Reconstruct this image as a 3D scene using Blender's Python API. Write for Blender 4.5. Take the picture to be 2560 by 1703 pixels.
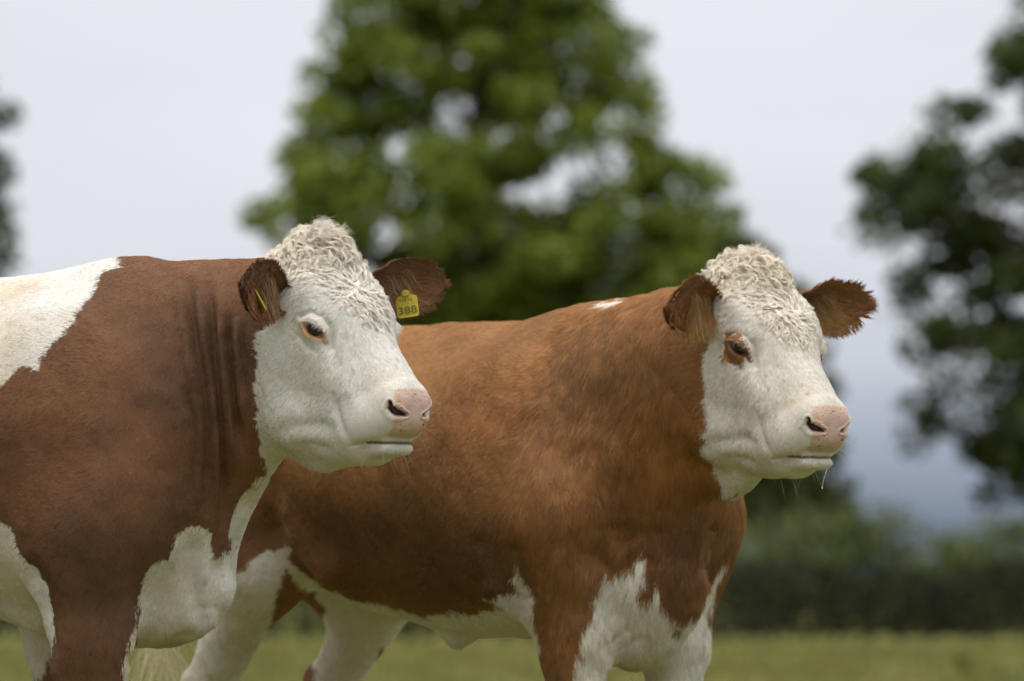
import bpy, bmesh, math, random
import numpy as np
from mathutils import Vector, Matrix, kdtree

random.seed(7)
RNG = np.random.default_rng(7)
for o in list(bpy.data.objects):
    bpy.data.objects.remove(o, do_unlink=True)
SC = bpy.context.scene
COL = SC.collection
rad = math.radians

# ------------------------------------------------------------------ camera
CAM_Z = 0.80
cd = bpy.data.cameras.new('camera')
cam = bpy.data.objects.new('camera', cd)
COL.objects.link(cam)
cam.location = (0, 0, CAM_Z)
cam.rotation_euler = (rad(90 + 2.41), 0, 0)
cd.sensor_width = 36.0
cd.lens = 200.0
cd.clip_start = 0.1
cd.clip_end = 20000
cd.dof.use_dof = True
cd.dof.focus_distance = 11.35
cd.dof.aperture_fstop = 4.2
SC.camera = cam

# ------------------------------------------------------------------ sky (overcast) and sun
SUN_ELEV, SUN_ROT = rad(76), rad(200)
world = bpy.data.worlds.new('World')
SC.world = world
world.use_nodes = True
wn, wl = world.node_tree.nodes, world.node_tree.links
wn.clear()


def wnode(t, **kw):
    n = wn.new(t)
    for k, v in kw.items():
        setattr(n, k, v)
    return n


sky = wnode('ShaderNodeTexSky', sky_type='NISHITA')
sky.sun_disc = False
sky.sun_elevation = SUN_ELEV
sky.sun_rotation = SUN_ROT
sky.air_density = 1.5
sky.dust_density = 3.0
skyscale = wnode('ShaderNodeVectorMath', operation='SCALE')
skyscale.inputs['Scale'].default_value = 0.10
wl.new(sky.outputs[0], skyscale.inputs[0])
tc = wnode('ShaderNodeTexCoord')
sep = wnode('ShaderNodeSeparateXYZ')
wl.new(tc.outputs['Generated'], sep.inputs[0])
# cloud deck: CIE-like overcast brightening towards the zenith, darker rainy band low on the horizon
ramp = wnode('ShaderNodeValToRGB')
cr = ramp.color_ramp
cr.interpolation = 'LINEAR'
cr.elements[0].position = 0.0
cr.elements[0].color = (0.15, 0.19, 0.265, 1)
cr.elements[1].position = 1.0
cr.elements[1].color = (.90, .90, .91, 1)
for p, c in ((0.009, (0.19, 0.235, 0.32)), (0.0246, (0.38, 0.43, 0.53)), (0.039, (0.60, 0.635, 0.71)),
             (0.058, (0.735, 0.752, 0.815)), (0.10, (0.70, 0.715, 0.77)), (0.25, (0.70, 0.712, 0.75))):
    e = cr.elements.new(p)
    e.color = (*c, 1)
wmap = wnode('ShaderNodeMapping')
wmap.inputs['Scale'].default_value = (3.0, 3.0, 16.0)
wl.new(tc.outputs['Generated'], wmap.inputs[0])
cn = wnode('ShaderNodeTexNoise')
cn.inputs['Scale'].default_value = 2.2
cn.inputs['Detail'].default_value = 4.0
wl.new(wmap.outputs[0], cn.inputs['Vector'])
# wobble of the elevation by the noise so that the band is cloud-like
wob = wnode('ShaderNodeMath', operation='MULTIPLY_ADD')
wl.new(cn.outputs['Fac'], wob.inputs[0])
wob.inputs[1].default_value = 0.012
wob.inputs[2].default_value = -0.006
elev = wnode('ShaderNodeMath', operation='ADD')
wl.new(sep.outputs['Z'], elev.inputs[0])
wl.new(wob.outputs[0], elev.inputs[1])
wl.new(elev.outputs[0], ramp.inputs[0])
zen = wnode('ShaderNodeMapRange')
zen.inputs['From Min'].default_value = 0.0
zen.inputs['From Max'].default_value = 1.0
zen.inputs['To Min'].default_value = 1.0
zen.inputs['To Max'].default_value = 2.9
wl.new(sep.outputs['Z'], zen.inputs['Value'])
cm = wnode('ShaderNodeMapRange')
cm.inputs['To Min'].default_value = 0.88
cm.inputs['To Max'].default_value = 1.09
wl.new(cn.outputs['Fac'], cm.inputs['Value'])
zc = wnode('ShaderNodeMath', operation='MULTIPLY')
wl.new(zen.outputs[0], zc.inputs[0])
wl.new(cm.outputs[0], zc.inputs[1])
deck = wnode('ShaderNodeVectorMath', operation='SCALE')
wl.new(ramp.outputs[0], deck.inputs[0])
wl.new(zc.outputs[0], deck.inputs['Scale'])
mixs = wnode('ShaderNodeMix', data_type='RGBA')
mixs.inputs['Factor'].default_value = 0.92
wl.new(skyscale.outputs[0], mixs.inputs['A'])
wl.new(deck.outputs[0], mixs.inputs['B'])
bg = wnode('ShaderNodeBackground')
bg.inputs['Strength'].default_value = 1.0
wl.new(mixs.outputs['Result'], bg.inputs['Color'])
wo = wnode('ShaderNodeOutputWorld')
wl.new(bg.outputs[0], wo.inputs['Surface'])

sd = bpy.data.lights.new('sun', 'SUN')
sd.energy = 1.3
sd.angle = rad(20)
sd.color = (1.0, 0.93, 0.83)
sun = bpy.data.objects.new('sun', sd)
COL.objects.link(sun)
# high behind the camera, slightly to the left
sun.rotation_euler = (rad(90) - SUN_ELEV, 0, rad(-20))
sun.location = (-5, -5, 20)

SC.view_settings.view_transform = 'Standard'
SC.view_settings.look = 'None'
SC.view_settings.gamma = 1.0
SC.view_settings.exposure = 0.0
SC.view_settings.use_curve_mapping = False
SC.cycles.use_denoising = True
try:
    SC.cycles.denoiser = 'OPENIMAGEDENOISE'
    SC.cycles.denoising_prefilter = 'ACCURATE'
except Exception:
    pass
SC.cycles.max_bounces = 8
SC.cycles.diffuse_bounces = 3
SC.cycles.transmission_bounces = 6
SC.cycles.transparent_max_bounces = 8
SC.cycles_curves.shape = 'RIBBONS'
SC.cycles_curves.subdivisions = 2


# ------------------------------------------------------------------ small helpers
def tag(o, label=None, category=None, group=None, kind=None):
    if label:
        o['label'] = label
    if category:
        o['category'] = category
    if group:
        o['group'] = group
    if kind:
        o['kind'] = kind
    return o


def empty(name, loc=(0, 0, 0), rz=0.0):
    o = bpy.data.objects.new(name, None)
    o.location = loc
    o.rotation_euler = (0, 0, rz)
    o.empty_display_size = 0.2
    COL.objects.link(o)
    return o


def link_mesh(name, me, mat=None, parent=None):
    o = bpy.data.objects.new(name, me)
    if mat is not None:
        me.materials.append(mat)
    COL.objects.link(o)
    if parent is not None:
        o.parent = parent
    return o


def mesh_from(name, verts, faces, smooth=True):
    """verts (n,3), faces (m,k) arrays with a fixed k"""
    me = bpy.data.meshes.new(name)
    verts = np.asarray(verts, np.float32)
    faces = np.asarray(faces, np.int32)
    me.vertices.add(len(verts))
    me.vertices.foreach_set('co', verts.ravel())
    n, k = faces.shape
    me.loops.add(n * k)
    me.loops.foreach_set('vertex_index', faces.ravel())
    me.polygons.add(n)
    me.polygons.foreach_set('loop_start', np.arange(0, n * k, k, dtype=np.int32))
    me.polygons.foreach_set('loop_total', np.full(n, k, np.int32))
    me.polygons.foreach_set('use_smooth', np.full(n, smooth, bool))
    me.update(calc_edges=True)
    me.validate()
    return me


def new_mat(name):
    m = bpy.data.materials.new(name)
    m.use_nodes = True
    nt = m.node_tree
    b = nt.nodes['Principled BSDF']
    return m, nt, b


# cheap smooth 3D value noise for use in numpy
_perm = np.random.default_rng(3).permutation(512).astype(np.int64)
_val = np.random.default_rng(4).uniform(-1, 1, 512)


def vnoise(p):
    p = np.asarray(p, float)
    i = np.floor(p).astype(np.int64)
    f = p - i
    f = f * f * (3 - 2 * f)

    def h(a, b, c):
        return _val[_perm[(_perm[(_perm[a & 511] + b) & 511] + c) & 511]]
    x, y, z = i[:, 0], i[:, 1], i[:, 2]
    fx, fy, fz = f[:, 0], f[:, 1], f[:, 2]
    r = 0
    for dx in (0, 1):
        wx = fx if dx else 1 - fx
        for dy in (0, 1):
            wy = fy if dy else 1 - fy
            for dz in (0, 1):
                wz = fz if dz else 1 - fz
                r = r + wx * wy * wz * h(x + dx, y + dy, z + dz)
    return r


def fbm(p, n=3):
    r, a = 0, 1.0
    for k in range(n):
        r = r + a * vnoise(p * 2 ** k + 17.3 * k)
        a *= 0.5
    return r


# ------------------------------------------------------------------ signed distance sculpting
def smin(a, b, k):
    h = np.clip(0.5 + 0.5 * (b - a) / k, 0, 1)
    return b + (a - b) * h - k * h * (1 - h)


def rot(yaw=0, pitch=0, roll=0):
    cy, sy = math.cos(yaw), math.sin(yaw)
    cp, sp = math.cos(pitch), math.sin(pitch)
    c, s = math.cos(roll), math.sin(roll)
    return (np.array([[cy, -sy, 0], [sy, cy, 0], [0, 0, 1]]) @ np.array([[cp, 0, sp], [0, 1, 0], [-sp, 0, cp]])
            @ np.array([[1, 0, 0], [0, c, -s], [0, s, c]]))


class Ell:
    def __init__(s, c, r, k=0.04, R=None, sub=False):
        s.c, s.r, s.k, s.sub = np.array(c, float), np.array(r, float), k, sub
        s.R = R
        s.bc, s.br = s.c, max(r)

    def d(s, p):
        q = p - s.c
        if s.R is not None:
            q = q @ s.R
        a = q / s.r
        k0 = np.sqrt((a * a).sum(1)) + 1e-9
        b = a / s.r
        k1 = np.sqrt((b * b).sum(1)) + 1e-9
        return k0 * (k0 - 1) / k1


class Cone:
    """capsule whose radius goes from ra to rb, optionally flattened sideways by sy (local y)"""
    def __init__(s, a, b, ra, rb, k=0.04, sub=False, sy=1.0):
        s.a, s.b = np.array(a, float), np.array(b, float)
        s.ra, s.rb, s.k, s.sub, s.sy = ra, rb, k, sub, sy
        s.bc = (s.a + s.b) / 2
        s.br = np.linalg.norm(s.b - s.a) / 2 + max(ra, rb) * max(1, 1 / sy if sy < 1 else sy)

    def d(s, p):
        ba = s.b - s.a
        q = p - s.a
        t = np.clip(q @ ba / (ba @ ba), 0, 1)
        v = q - t[:, None] * ba
        if s.sy != 1.0:
            v = v.copy()
            v[:, 1] /= s.sy
        return np.sqrt((v * v).sum(1)) - (s.ra + (s.rb - s.ra) * t)


class RBox:
    """rounded box: half sizes b include the rounding r"""
    def __init__(s, c, b, r, k=0.04, R=None, sub=False):
        s.c, s.b, s.r, s.k, s.R, s.sub = np.array(c, float), np.array(b, float) - r, r, k, R, sub
        s.bc, s.br = s.c, float(np.linalg.norm(b))

    def d(s, p):
        q = p - s.c
        if s.R is not None:
            q = q @ s.R
        a = np.abs(q) - s.b
        return np.sqrt((np.maximum(a, 0) ** 2).sum(1)) + np.minimum(a.max(1), 0) - s.r


def eval_prims(prims, p, d=None):
    if d is None:
        d = np.full(len(p), 10.0)
    for q in prims:
        r = np.sqrt(((p - q.bc) ** 2).sum(1)) - q.br
        m = r < q.k + 0.04
        if q.sub:
            if m.any():
                d[m] = -smin(-d[m], q.d(p[m]), q.k)
        else:
            r = np.maximum(r, 0.04)
            if m.any():
                r[m] = q.d(p[m])
            d = smin(d, r, q.k)
    return d


def surface_nets(f, lo, hi, h):
    lo = np.array(lo, float)
    n = np.ceil((np.array(hi) - lo) / h).astype(int) + 1
    ax = [lo[i] + h * np.arange(n[i]) for i in range(3)]
    P = np.stack(np.meshgrid(*ax, indexing='ij'), -1).reshape(-1, 3)
    D = f(P).reshape(n)
    ins = D < 0
    nx, ny, nz = n
    cnt = np.zeros((nx - 1, ny - 1, nz - 1))
    acc = np.zeros((nx - 1, ny - 1, nz - 1, 3))

    def sl(a, dx):
        return slice(dx, a - 1 + dx)
    for axis in range(3):
        o1, o2 = [(1, 2), (0, 2), (0, 1)][axis]
        for u in (0, 1):
            for v in (0, 1):
                off = [0, 0, 0]
                off[o1], off[o2] = u, v
                s0 = tuple(sl(n[i], off[i]) for i in range(3))
                off[axis] = 1
                s1 = tuple(sl(n[i], off[i]) for i in range(3))
                a, b = D[s0], D[s1]
                m = (a < 0) != (b < 0)
                t = np.where(m, a / np.where(m, a - b, 1), 0)
                cnt += m
                pos = [0.0, 0.0, 0.0]
                for i in range(3):
                    if i == axis:
                        acc[..., i] += np.where(m, t, 0)
                    else:
                        acc[..., i] += np.where(m, u if i == o1 else v, 0)
    act = cnt > 0
    idx = np.full(act.shape, -1)
    idx[act] = np.arange(act.sum())
    cells = np.argwhere(act)
    V = lo + h * (cells + acc[act] / cnt[act][:, None])
    F = []
    for axis in range(3):
        o1, o2 = [(1, 2), (2, 0), (0, 1)][axis]
        s0 = [slice(1, -1)] * 3
        s1 = [slice(1, -1)] * 3
        s0[axis] = slice(0, n[axis] - 1)
        s1[axis] = slice(1, n[axis])
        a, b = ins[tuple(s0)], ins[tuple(s1)]
        m = a != b
        e = np.argwhere(m)
        for i in range(3):
            if i != axis:
                e[:, i] += 1
        flip = a[m]
        def cell(d1, d2):
            c = e.copy()
            c[:, o1] += d1
            c[:, o2] += d2
            return idx[c[:, 0], c[:, 1], c[:, 2]]
        q = np.stack([cell(-1, -1), cell(0, -1), cell(0, 0), cell(-1, 0)], 1)
        q[~flip] = q[~flip][:, ::-1]
        F.append(q)
    Q = np.concatenate(F)
    T = np.concatenate([Q[:, [0, 1, 2]], Q[:, [0, 2, 3]]])
    return V, T


def grad(f, V, e=0.002):
    # tetrahedron gradient
    k = np.array([[1, -1, -1], [-1, -1, 1], [-1, 1, -1], [1, 1, 1]], float)
    g = np.zeros_like(V)
    for i in range(4):
        g += k[i] * f(V + e * k[i])[:, None]
    n = np.linalg.norm(g, axis=1, keepdims=True) + 1e-12
    return g / n, n[:, 0] / (4 * e)


def project(f, V, it=1, e=0.002, start=0):
    """Newton steps onto the zero level; only the vertices from start on"""
    k = np.array([[1, -1, -1], [-1, -1, 1], [-1, 1, -1], [1, 1, 1]], float)
    W = V[start:]
    for _ in range(it):
        g = np.zeros_like(W)
        m = 0
        for i in range(4):
            v = f(W + e * k[i])
            g += k[i] * v[:, None]
            m = m + v / 4
        n = np.linalg.norm(g, axis=1) + 1e-12
        d = m / np.clip(n / (4 * e), 0.3, 3)
        W = W - g / n[:, None] * np.clip(d, -0.02, 0.02)[:, None]
    return np.concatenate([V[:start], W]) if start else W


def refine(V, T, want):
    """split edges whose midpoint satisfies want(); conforming"""
    E = np.sort(np.concatenate([T[:, [0, 1]], T[:, [1, 2]], T[:, [2, 0]]]), 1)
    key, inv = np.unique(E[:, 0].astype(np.int64) * len(V) + E[:, 1], return_inverse=True)
    inv = inv.reshape(-1)
    U = np.stack([key // len(V), key % len(V)], 1)
    mid = (V[U[:, 0]] + V[U[:, 1]]) / 2
    w = want(mid)
    new = np.full(len(U), -1)
    new[w] = len(V) + np.arange(w.sum())
    V2 = np.concatenate([V, mid[w]])
    n = len(T)
    m = np.stack([new[inv[:n]], new[inv[n:2 * n]], new[inv[2 * n:]]], 1)   # mid of ab, bc, ca
    c = (m >= 0).sum(1)
    out = [T[c == 0]]
    t, mm = T[c == 3], m[c == 3]
    a, b, cc = t.T if len(t) else (np.zeros(0, int),) * 3
    if len(t):
        p, q, r = mm.T
        out += [np.stack(x, 1) for x in ((a, p, r), (p, b, q), (r, q, cc), (p, q, r))]
    for k in range(3):
        sel = (c == 1) & (m[:, k] >= 0)
        t, x = np.roll(T[sel], -k, 1), m[sel, k]
        if len(t):
            out += [np.stack((t[:, 0], x, t[:, 2]), 1), np.stack((x, t[:, 1], t[:, 2]), 1)]
        sel = (c == 2) & (m[:, k] < 0)     # edge k not split
        t, mm = np.roll(T[sel], -k, 1), np.roll(m[sel], -k, 1)
        if len(t):
            q, r = mm[:, 1], mm[:, 2]
            out += [np.stack((t[:, 0], t[:, 1], q), 1), np.stack((t[:, 0], q, r), 1), np.stack((r, q, t[:, 2]), 1)]
    return V2, np.concatenate(out)


def poly_dist(P, path):
    """distance of 2D points to a polyline and the parameter 0..1 along it"""
    path = np.asarray(path, float)
    best = np.full(len(P), 1e9)
    par = np.zeros(len(P))
    L = np.r_[0, np.cumsum(np.linalg.norm(np.diff(path, axis=0), axis=1))]
    for i in range(len(path) - 1):
        a, b = path[i], path[i + 1]
        ab = b - a
        t = np.clip((P - a) @ ab / (ab @ ab), 0, 1)
        d = np.linalg.norm(P - a - t[:, None] * ab, axis=1)
        m = d < best
        best[m] = d[m]
        par[m] = (L[i] + t[m] * (L[i + 1] - L[i])) / L[-1]
    return best, par


def in_poly(P, poly):
    poly = np.asarray(poly, float)
    x, y = P[:, 0], P[:, 1]
    ins = np.zeros(len(P), bool)
    j = len(poly) - 1
    for i in range(len(poly)):
        xi, yi = poly[i]
        xj, yj = poly[j]
        c = ((yi > y) != (yj > y)) & (x < (xj - xi) * (y - yi) / ((yj - yi) if yj != yi else 1e-9) + xi)
        ins ^= c
        j = i
    return ins


def poly_sd(P, poly, margin=.09):
    """signed distance to a closed polygon, negative inside; far points get a large value"""
    A = np.asarray(poly, float)
    lo, hi = A.min(0) - margin, A.max(0) + margin
    m = ((P > lo) & (P < hi)).all(1)
    out = np.full(len(P), 9.)
    if m.any():
        Q = P[m]
        d, _ = poly_dist(Q, list(poly) + [poly[0]])
        out[m] = np.where(in_poly(Q, poly), -d, d)
    return out


# ------------------------------------------------------------------ field
def field_material():
    m, nt, b = new_mat('pasture')
    tcn = nt.nodes.new('ShaderNodeTexCoord')
    n1 = nt.nodes.new('ShaderNodeTexNoise')
    n1.inputs['Scale'].default_value = 0.35
    n1.inputs['Detail'].default_value = 6
    n2 = nt.nodes.new('ShaderNodeTexNoise')
    n2.inputs['Scale'].default_value = 9.0
    n2.inputs['Detail'].default_value = 6
    for n in (n1, n2):
        nt.links.new(tcn.outputs['Object'], n.inputs['Vector'])
    mixn = nt.nodes.new('ShaderNodeMath')
    mixn.operation = 'MULTIPLY_ADD'
    mixn.inputs[1].default_value = 0.45
    nt.links.new(n2.outputs['Fac'], mixn.inputs[0])
    h = nt.nodes.new('ShaderNodeMath')
    h.operation = 'MULTIPLY'
    h.inputs[1].default_value = 0.6
    nt.links.new(n1.outputs['Fac'], h.inputs[0])
    nt.links.new(h.outputs[0], mixn.inputs[2])
    rp = nt.nodes.new('ShaderNodeValToRGB')
    e = rp.color_ramp.elements
    e[0].position, e[0].color = .38, (.068, .092, .024, 1)
    e[1].position, e[1].color = .66, (.215, .192, .074, 1)
    x = e.new(.52)
    x.color = (.122, .124, .043, 1)
    nt.links.new(mixn.outputs[0], rp.inputs[0])
    nt.links.new(rp.outputs[0], b.inputs['Base Color'])
    b.inputs['Roughness'].default_value = 1
    b.inputs['Specular IOR Level'].default_value = 0
    bp = nt.nodes.new('ShaderNodeBump')
    bp.inputs['Strength'].default_value = .6
    bp.inputs['Distance'].default_value = .05
    nt.links.new(n2.outputs['Fac'], bp.inputs['Height'])
    nt.links.new(bp.outputs[0], b.inputs['Normal'])
    return m


def leaf_material(name, base, var=.35, trans=.35):
    m, nt, b = new_mat(name)
    a = nt.nodes.new('ShaderNodeAttribute')
    a.attribute_name = 'leaf_tone'
    rp = nt.nodes.new('ShaderNodeValToRGB')
    e = rp.color_ramp.elements
    e[0].color = (base[0] * (1 - var), base[1] * (1 - var), base[2] * (1 - var), 1)
    e[1].color = (base[0] * (1 + 1.5 * var), base[1] * (1 + var), base[2] * (1 + .5 * var), 1)
    nt.links.new(a.outputs['Fac'], rp.inputs[0])
    nt.links.new(rp.outputs[0], b.inputs['Base Color'])
    b.inputs['Roughness'].default_value = .55
    b.inputs['Specular IOR Level'].default_value = .25
    tr = nt.nodes.new('ShaderNodeBsdfTranslucent')
    nt.links.new(rp.outputs[0], tr.inputs['Color'])
    mx = nt.nodes.new('ShaderNodeMixShader')
    mx.inputs[0].default_value = trans
    nt.links.new(b.outputs[0], mx.inputs[1])
    nt.links.new(tr.outputs[0], mx.inputs[2])
    nt.links.new(mx.outputs[0], nt.nodes['Material Output'].inputs['Surface'])
    return m


def bark_material():
    m, nt, b = new_mat('bark')
    tcn = nt.nodes.new('ShaderNodeTexCoord')
    n = nt.nodes.new('ShaderNodeTexNoise')
    n.inputs['Scale'].default_value = 6
    n.inputs['Detail'].default_value = 8
    nt.links.new(tcn.outputs['Object'], n.inputs['Vector'])
    rp = nt.nodes.new('ShaderNodeValToRGB')
    rp.color_ramp.elements[0].color = (.03, .025, .018, 1)
    rp.color_ramp.elements[1].color = (.12, .10, .075, 1)
    nt.links.new(n.outputs['Fac'], rp.inputs[0])
    nt.links.new(rp.outputs[0], b.inputs['Base Color'])
    b.inputs['Roughness'].default_value = .9
    return m


M_BARK = bark_material()
M_LEAF = leaf_material('broad_leaf', (.15, .205, .026))
M_LEAF_DARK = leaf_material('dark_leaf', (.055, .078, .016))
M_LEAF_HEDGE = leaf_material('shaded_hedge_leaf', (.021, .027, .010))  # very dark: shade under the trees is put into the leaf colour
M_GRASS = leaf_material('grass_blade', (.155, .17, .050), .45, .3)

me = mesh_from('ground', [(-6000, -300, 0), (6000, -300, 0), (6000, 9000, 0), (-6000, 9000, 0)], [(0, 1, 2, 3)])
ground = tag(link_mesh('ground', me, field_material()), kind='structure')


def leaf_mesh(name, C, size, rng, flat=.35):
    """one kite of two triangles per centre"""
    n = len(C)
    nv = rng.normal(0, 1, (n, 3))
    nv[:, 2] = np.abs(nv[:, 2]) + flat
    nv /= np.linalg.norm(nv, axis=1, keepdims=True)
    a = np.cross(nv, rng.normal(0, 1, (n, 3)))
    a /= np.linalg.norm(a, axis=1, keepdims=True) + 1e-9
    b = np.cross(nv, a)
    s = (size * rng.uniform(.6, 1.35, n))[:, None]
    V = np.stack([C - a * s * .55, C + b * s * .30 + nv * s * .06, C + a * s * .55, C - b * s * .30 + nv * s * .06], 1).reshape(-1, 3)
    F = np.arange(4 * n).reshape(-1, 4)
    me = mesh_from(name, V, F, False)
    at = me.attributes.new('leaf_tone', 'FLOAT', 'POINT')
    tone = np.repeat(np.clip(rng.normal(.45, .22, n), 0, 1), 4)
    at.data.foreach_set('value', tone.astype(np.float32))
    return me


def tube(path, radii, sides=8):
    path = np.asarray(path, float)
    n = len(path)
    d = np.gradient(path, axis=0)
    d /= np.linalg.norm(d, axis=1, keepdims=True) + 1e-9
    ref = np.array((.3, .9, .2))
    e1 = np.cross(d, ref)
    e1 /= np.linalg.norm(e1, axis=1, keepdims=True) + 1e-9
    e2 = np.cross(d, e1)
    a = np.linspace(0, 2 * math.pi, sides, endpoint=False)
    V = path[:, None] + np.asarray(radii)[:, None, None] * (np.cos(a)[None, :, None] * e1[:, None] + np.sin(a)[None, :, None] * e2[:, None])
    F = []
    for i in range(n - 1):
        for j in range(sides):
            k = (j + 1) % sides
            F.append((i * sides + j, i * sides + k, (i + 1) * sides + k, (i + 1) * sides + j))
    return V.reshape(-1, 3), np.array(F)


def join(parts):
    Vs, Fs, o = [], [], 0
    for V, F in parts:
        Vs.append(V)
        Fs.append(F + o)
        o += len(V)
    return np.concatenate(Vs), np.concatenate(Fs)


def make_tree(name, label, base, crown, trunk_h, r0, n_clump, per, leaf, seed, mat, category='tree', group=None, gaps=(), clump_r=.75, thin=0.):
    """crown: list of (height, centre offset x, half width x, half width y); leaves hang in clumps on the limb ends"""
    rng = np.random.default_rng(seed)
    bx, by = base
    H = np.array([c[0] for c in crown])
    root = empty(name, (bx, by, 0))
    tag(root, label, category, group)
    # clump centres near the envelope, some inside
    cl = []
    w = np.array([c[2] for c in crown])
    hs = np.linspace(H[0], H[-1], 200)
    ww = np.interp(hs, H, w)
    cdf = np.cumsum(ww ** 1.3)
    tries = 0
    while len(cl) < n_clump and tries < n_clump * 30:
        tries += 1
        z = np.interp(rng.uniform(0, cdf[-1]), cdf, hs)
        a = rng.uniform(0, 2 * math.pi)
        rr = rng.uniform(.02, 1) ** .5
        x = np.interp(z, H, [c[1] for c in crown]) + rr * np.interp(z, H, w) * math.cos(a)
        y = rr * np.interp(z, H, [c[3] for c in crown]) * math.sin(a)
        if any(((x - g[0]) / g[2]) ** 2 + ((z - g[1]) / g[3]) ** 2 < 1 for g in gaps):
            continue
        if fbm(np.array([[x * .8 + seed, y * .8, z * .8]]), 2)[0] < -.45 + thin:
            continue
        cl.append((x, y, z))
    cl = np.array(cl)
    # trunk and limbs
    parts = []
    top = H[-1] * .86
    zt = np.linspace(0, top, 14)
    path = np.stack([.10 * np.sin(zt * .7 + seed) * zt / top + np.interp(zt, H, [c[1] for c in crown]) * .5 * (zt > trunk_h) * ((zt - trunk_h) / (top - trunk_h)), .1 * np.cos(zt * .5 + seed) * zt / top, zt], 1)
    rd = r0 * (1 - .92 * zt / top) + r0 * .5 * np.exp(-zt / .35)
    parts.append(tube(path, rd, 12))
    order = rng.permutation(len(cl))
    main = []
    for k in order[:max(10, len(cl) // 9)]:
        p = cl[k]
        z0 = np.clip(p[2] - rng.uniform(.25, .6) * np.hypot(p[0], p[1]) - .4, trunk_h * .85, top * .97)
        st = np.array([np.interp(z0, zt, path[:, i]) for i in range(3)])
        t = np.linspace(0, 1, 9)[:, None]
        mid = (st + p) / 2 + np.array((0, 0, .12 * np.linalg.norm(p - st)))
        L = (1 - t) ** 2 * st + 2 * t * (1 - t) * mid + t ** 2 * p
        L += rng.normal(0, .05, L.shape) * np.sin(math.pi * t)
        parts.append(tube(L, np.interp(t[:, 0], [0, 1], [np.interp(z0, zt, rd) * .5, .012]), 6))
        main.append(L)
    ML = np.concatenate([m[3:] for m in main])
    for k in order[max(10, len(cl) // 9):]:
        p = cl[k]
        j = np.argmin(np.linalg.norm(ML - p, axis=1) + .6 * np.maximum(0, ML[:, 2] - p[2]))
        t = np.linspace(0, 1, 5)[:, None]
        st = ML[j]
        L = st + t * (p - st) + np.array((0, 0, .1)) * np.sin(math.pi * t)
        parts.append(tube(L, np.interp(t[:, 0], [0, 1], [.03, .008]), 5))
    V, F = join(parts)
    link_mesh('trunk', mesh_from('trunk', V, F), M_BARK, root)
    # leaves
    P = []
    for p in cl:
        k = int(per * rng.uniform(.6, 1.4))
        d = rng.normal(0, 1, (k, 3))
        d /= np.linalg.norm(d, axis=1, keepdims=True)
        r = rng.uniform(.2, 1, k) ** .6
        P.append(p + d * r[:, None] * clump_r * rng.uniform(.7, 1.3) * np.array((1.1, 1.1, .80)))
    P = np.concatenate(P)
    link_mesh('crown', leaf_mesh('crown', P, leaf, rng), mat, root)
    return root


make_tree('broadleaf_tree', 'large broad green tree with gaps of sky in its crown, behind the cows at centre', (-.55, 100),
          [(4.0, 1.5, 2.4, 2.4), (4.6, 1.2, 3.4, 3.2), (5.6, .75, 4.3, 4.0), (6.8, .40, 4.45, 4.1), (7.6, .22, 4.1, 3.8), (8.6, .0, 3.3, 3.3), (9.6, .0, 2.9, 3.0), (11.0, .05, 2.5, 2.6), (12.6, .0, 1.9, 2.0), (13.6, .0, 1.4, 1.4), (14.3, 0, .5, .5)],
          2.6, .42, 640, 100, .20, 5, M_LEAF, thin=.12, gaps=((1.0, 7.45, .75, .42), (-.3, 10.2, .5, .34), (.4, 8.7, .42, .28), (-1.5, 7.0, .5, .36), (1.9, 7.8, .45, .3), (2.7, 7.3, .45, .3), (-1.7, 8.4, .42, .28), (-2.6, 5.9, 1.5, .35), (-.5, 7.0, .35, .28), (-.2, 6.2, .45, .3)), clump_r=.47)
make_tree('broadleaf_tree', 'dark leafy tree with long loose boughs at the right edge', (10.0, 92),
          [(2.0, -.3, 2.0, 2.0), (3.0, -.2, 3.4, 3.0), (4.2, .0, 3.9, 3.4), (5.5, .1, 3.7, 3.4), (7.0, .0, 4.5, 3.6), (7.6, .1, 4.2, 3.4), (8.4, .4, 3.5, 3.2), (9.5, .6, 2.9, 2.8), (11, .6, 2.3, 2.2), (12.6, .6, 1.5, 1.5), (13.4, .6, .5, .5)],
          1.8, .38, 460, 95, .19, 17, M_LEAF_DARK, clump_r=.42, thin=.30)
make_tree('broadleaf_tree', 'green tree of which only leafy twigs show at the left edge', (-12.40, 100),
          [(4.0, 0, 2.2, 2.2), (5.5, 0, 3.3, 3.0), (7.0, 0, 3.7, 3.4), (9.2, 0, 3.65, 3.4), (10.5, 0, 2.6, 2.6), (11.6, 0, .8, .8)],
          2.4, .36, 360, 100, .20, 29, M_LEAF_DARK, clump_r=.42, thin=.1)
make_tree('small_tree', 'low dark tree behind the head of the right cow', (4.05, 90),
          [(1.2, .1, 1.3, 1.1), (2.0, .1, 1.55, 1.3), (2.6, .1, 1.5, 1.3), (3.4, .0, 1.15, 1.1), (4.2, -.1, .95, .9), (5.4, -.25, .8, .6), (6.2, -.3, .4, .4)],
          .9, .18, 170, 100, .15, 37, M_LEAF_DARK, clump_r=.32)


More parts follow.
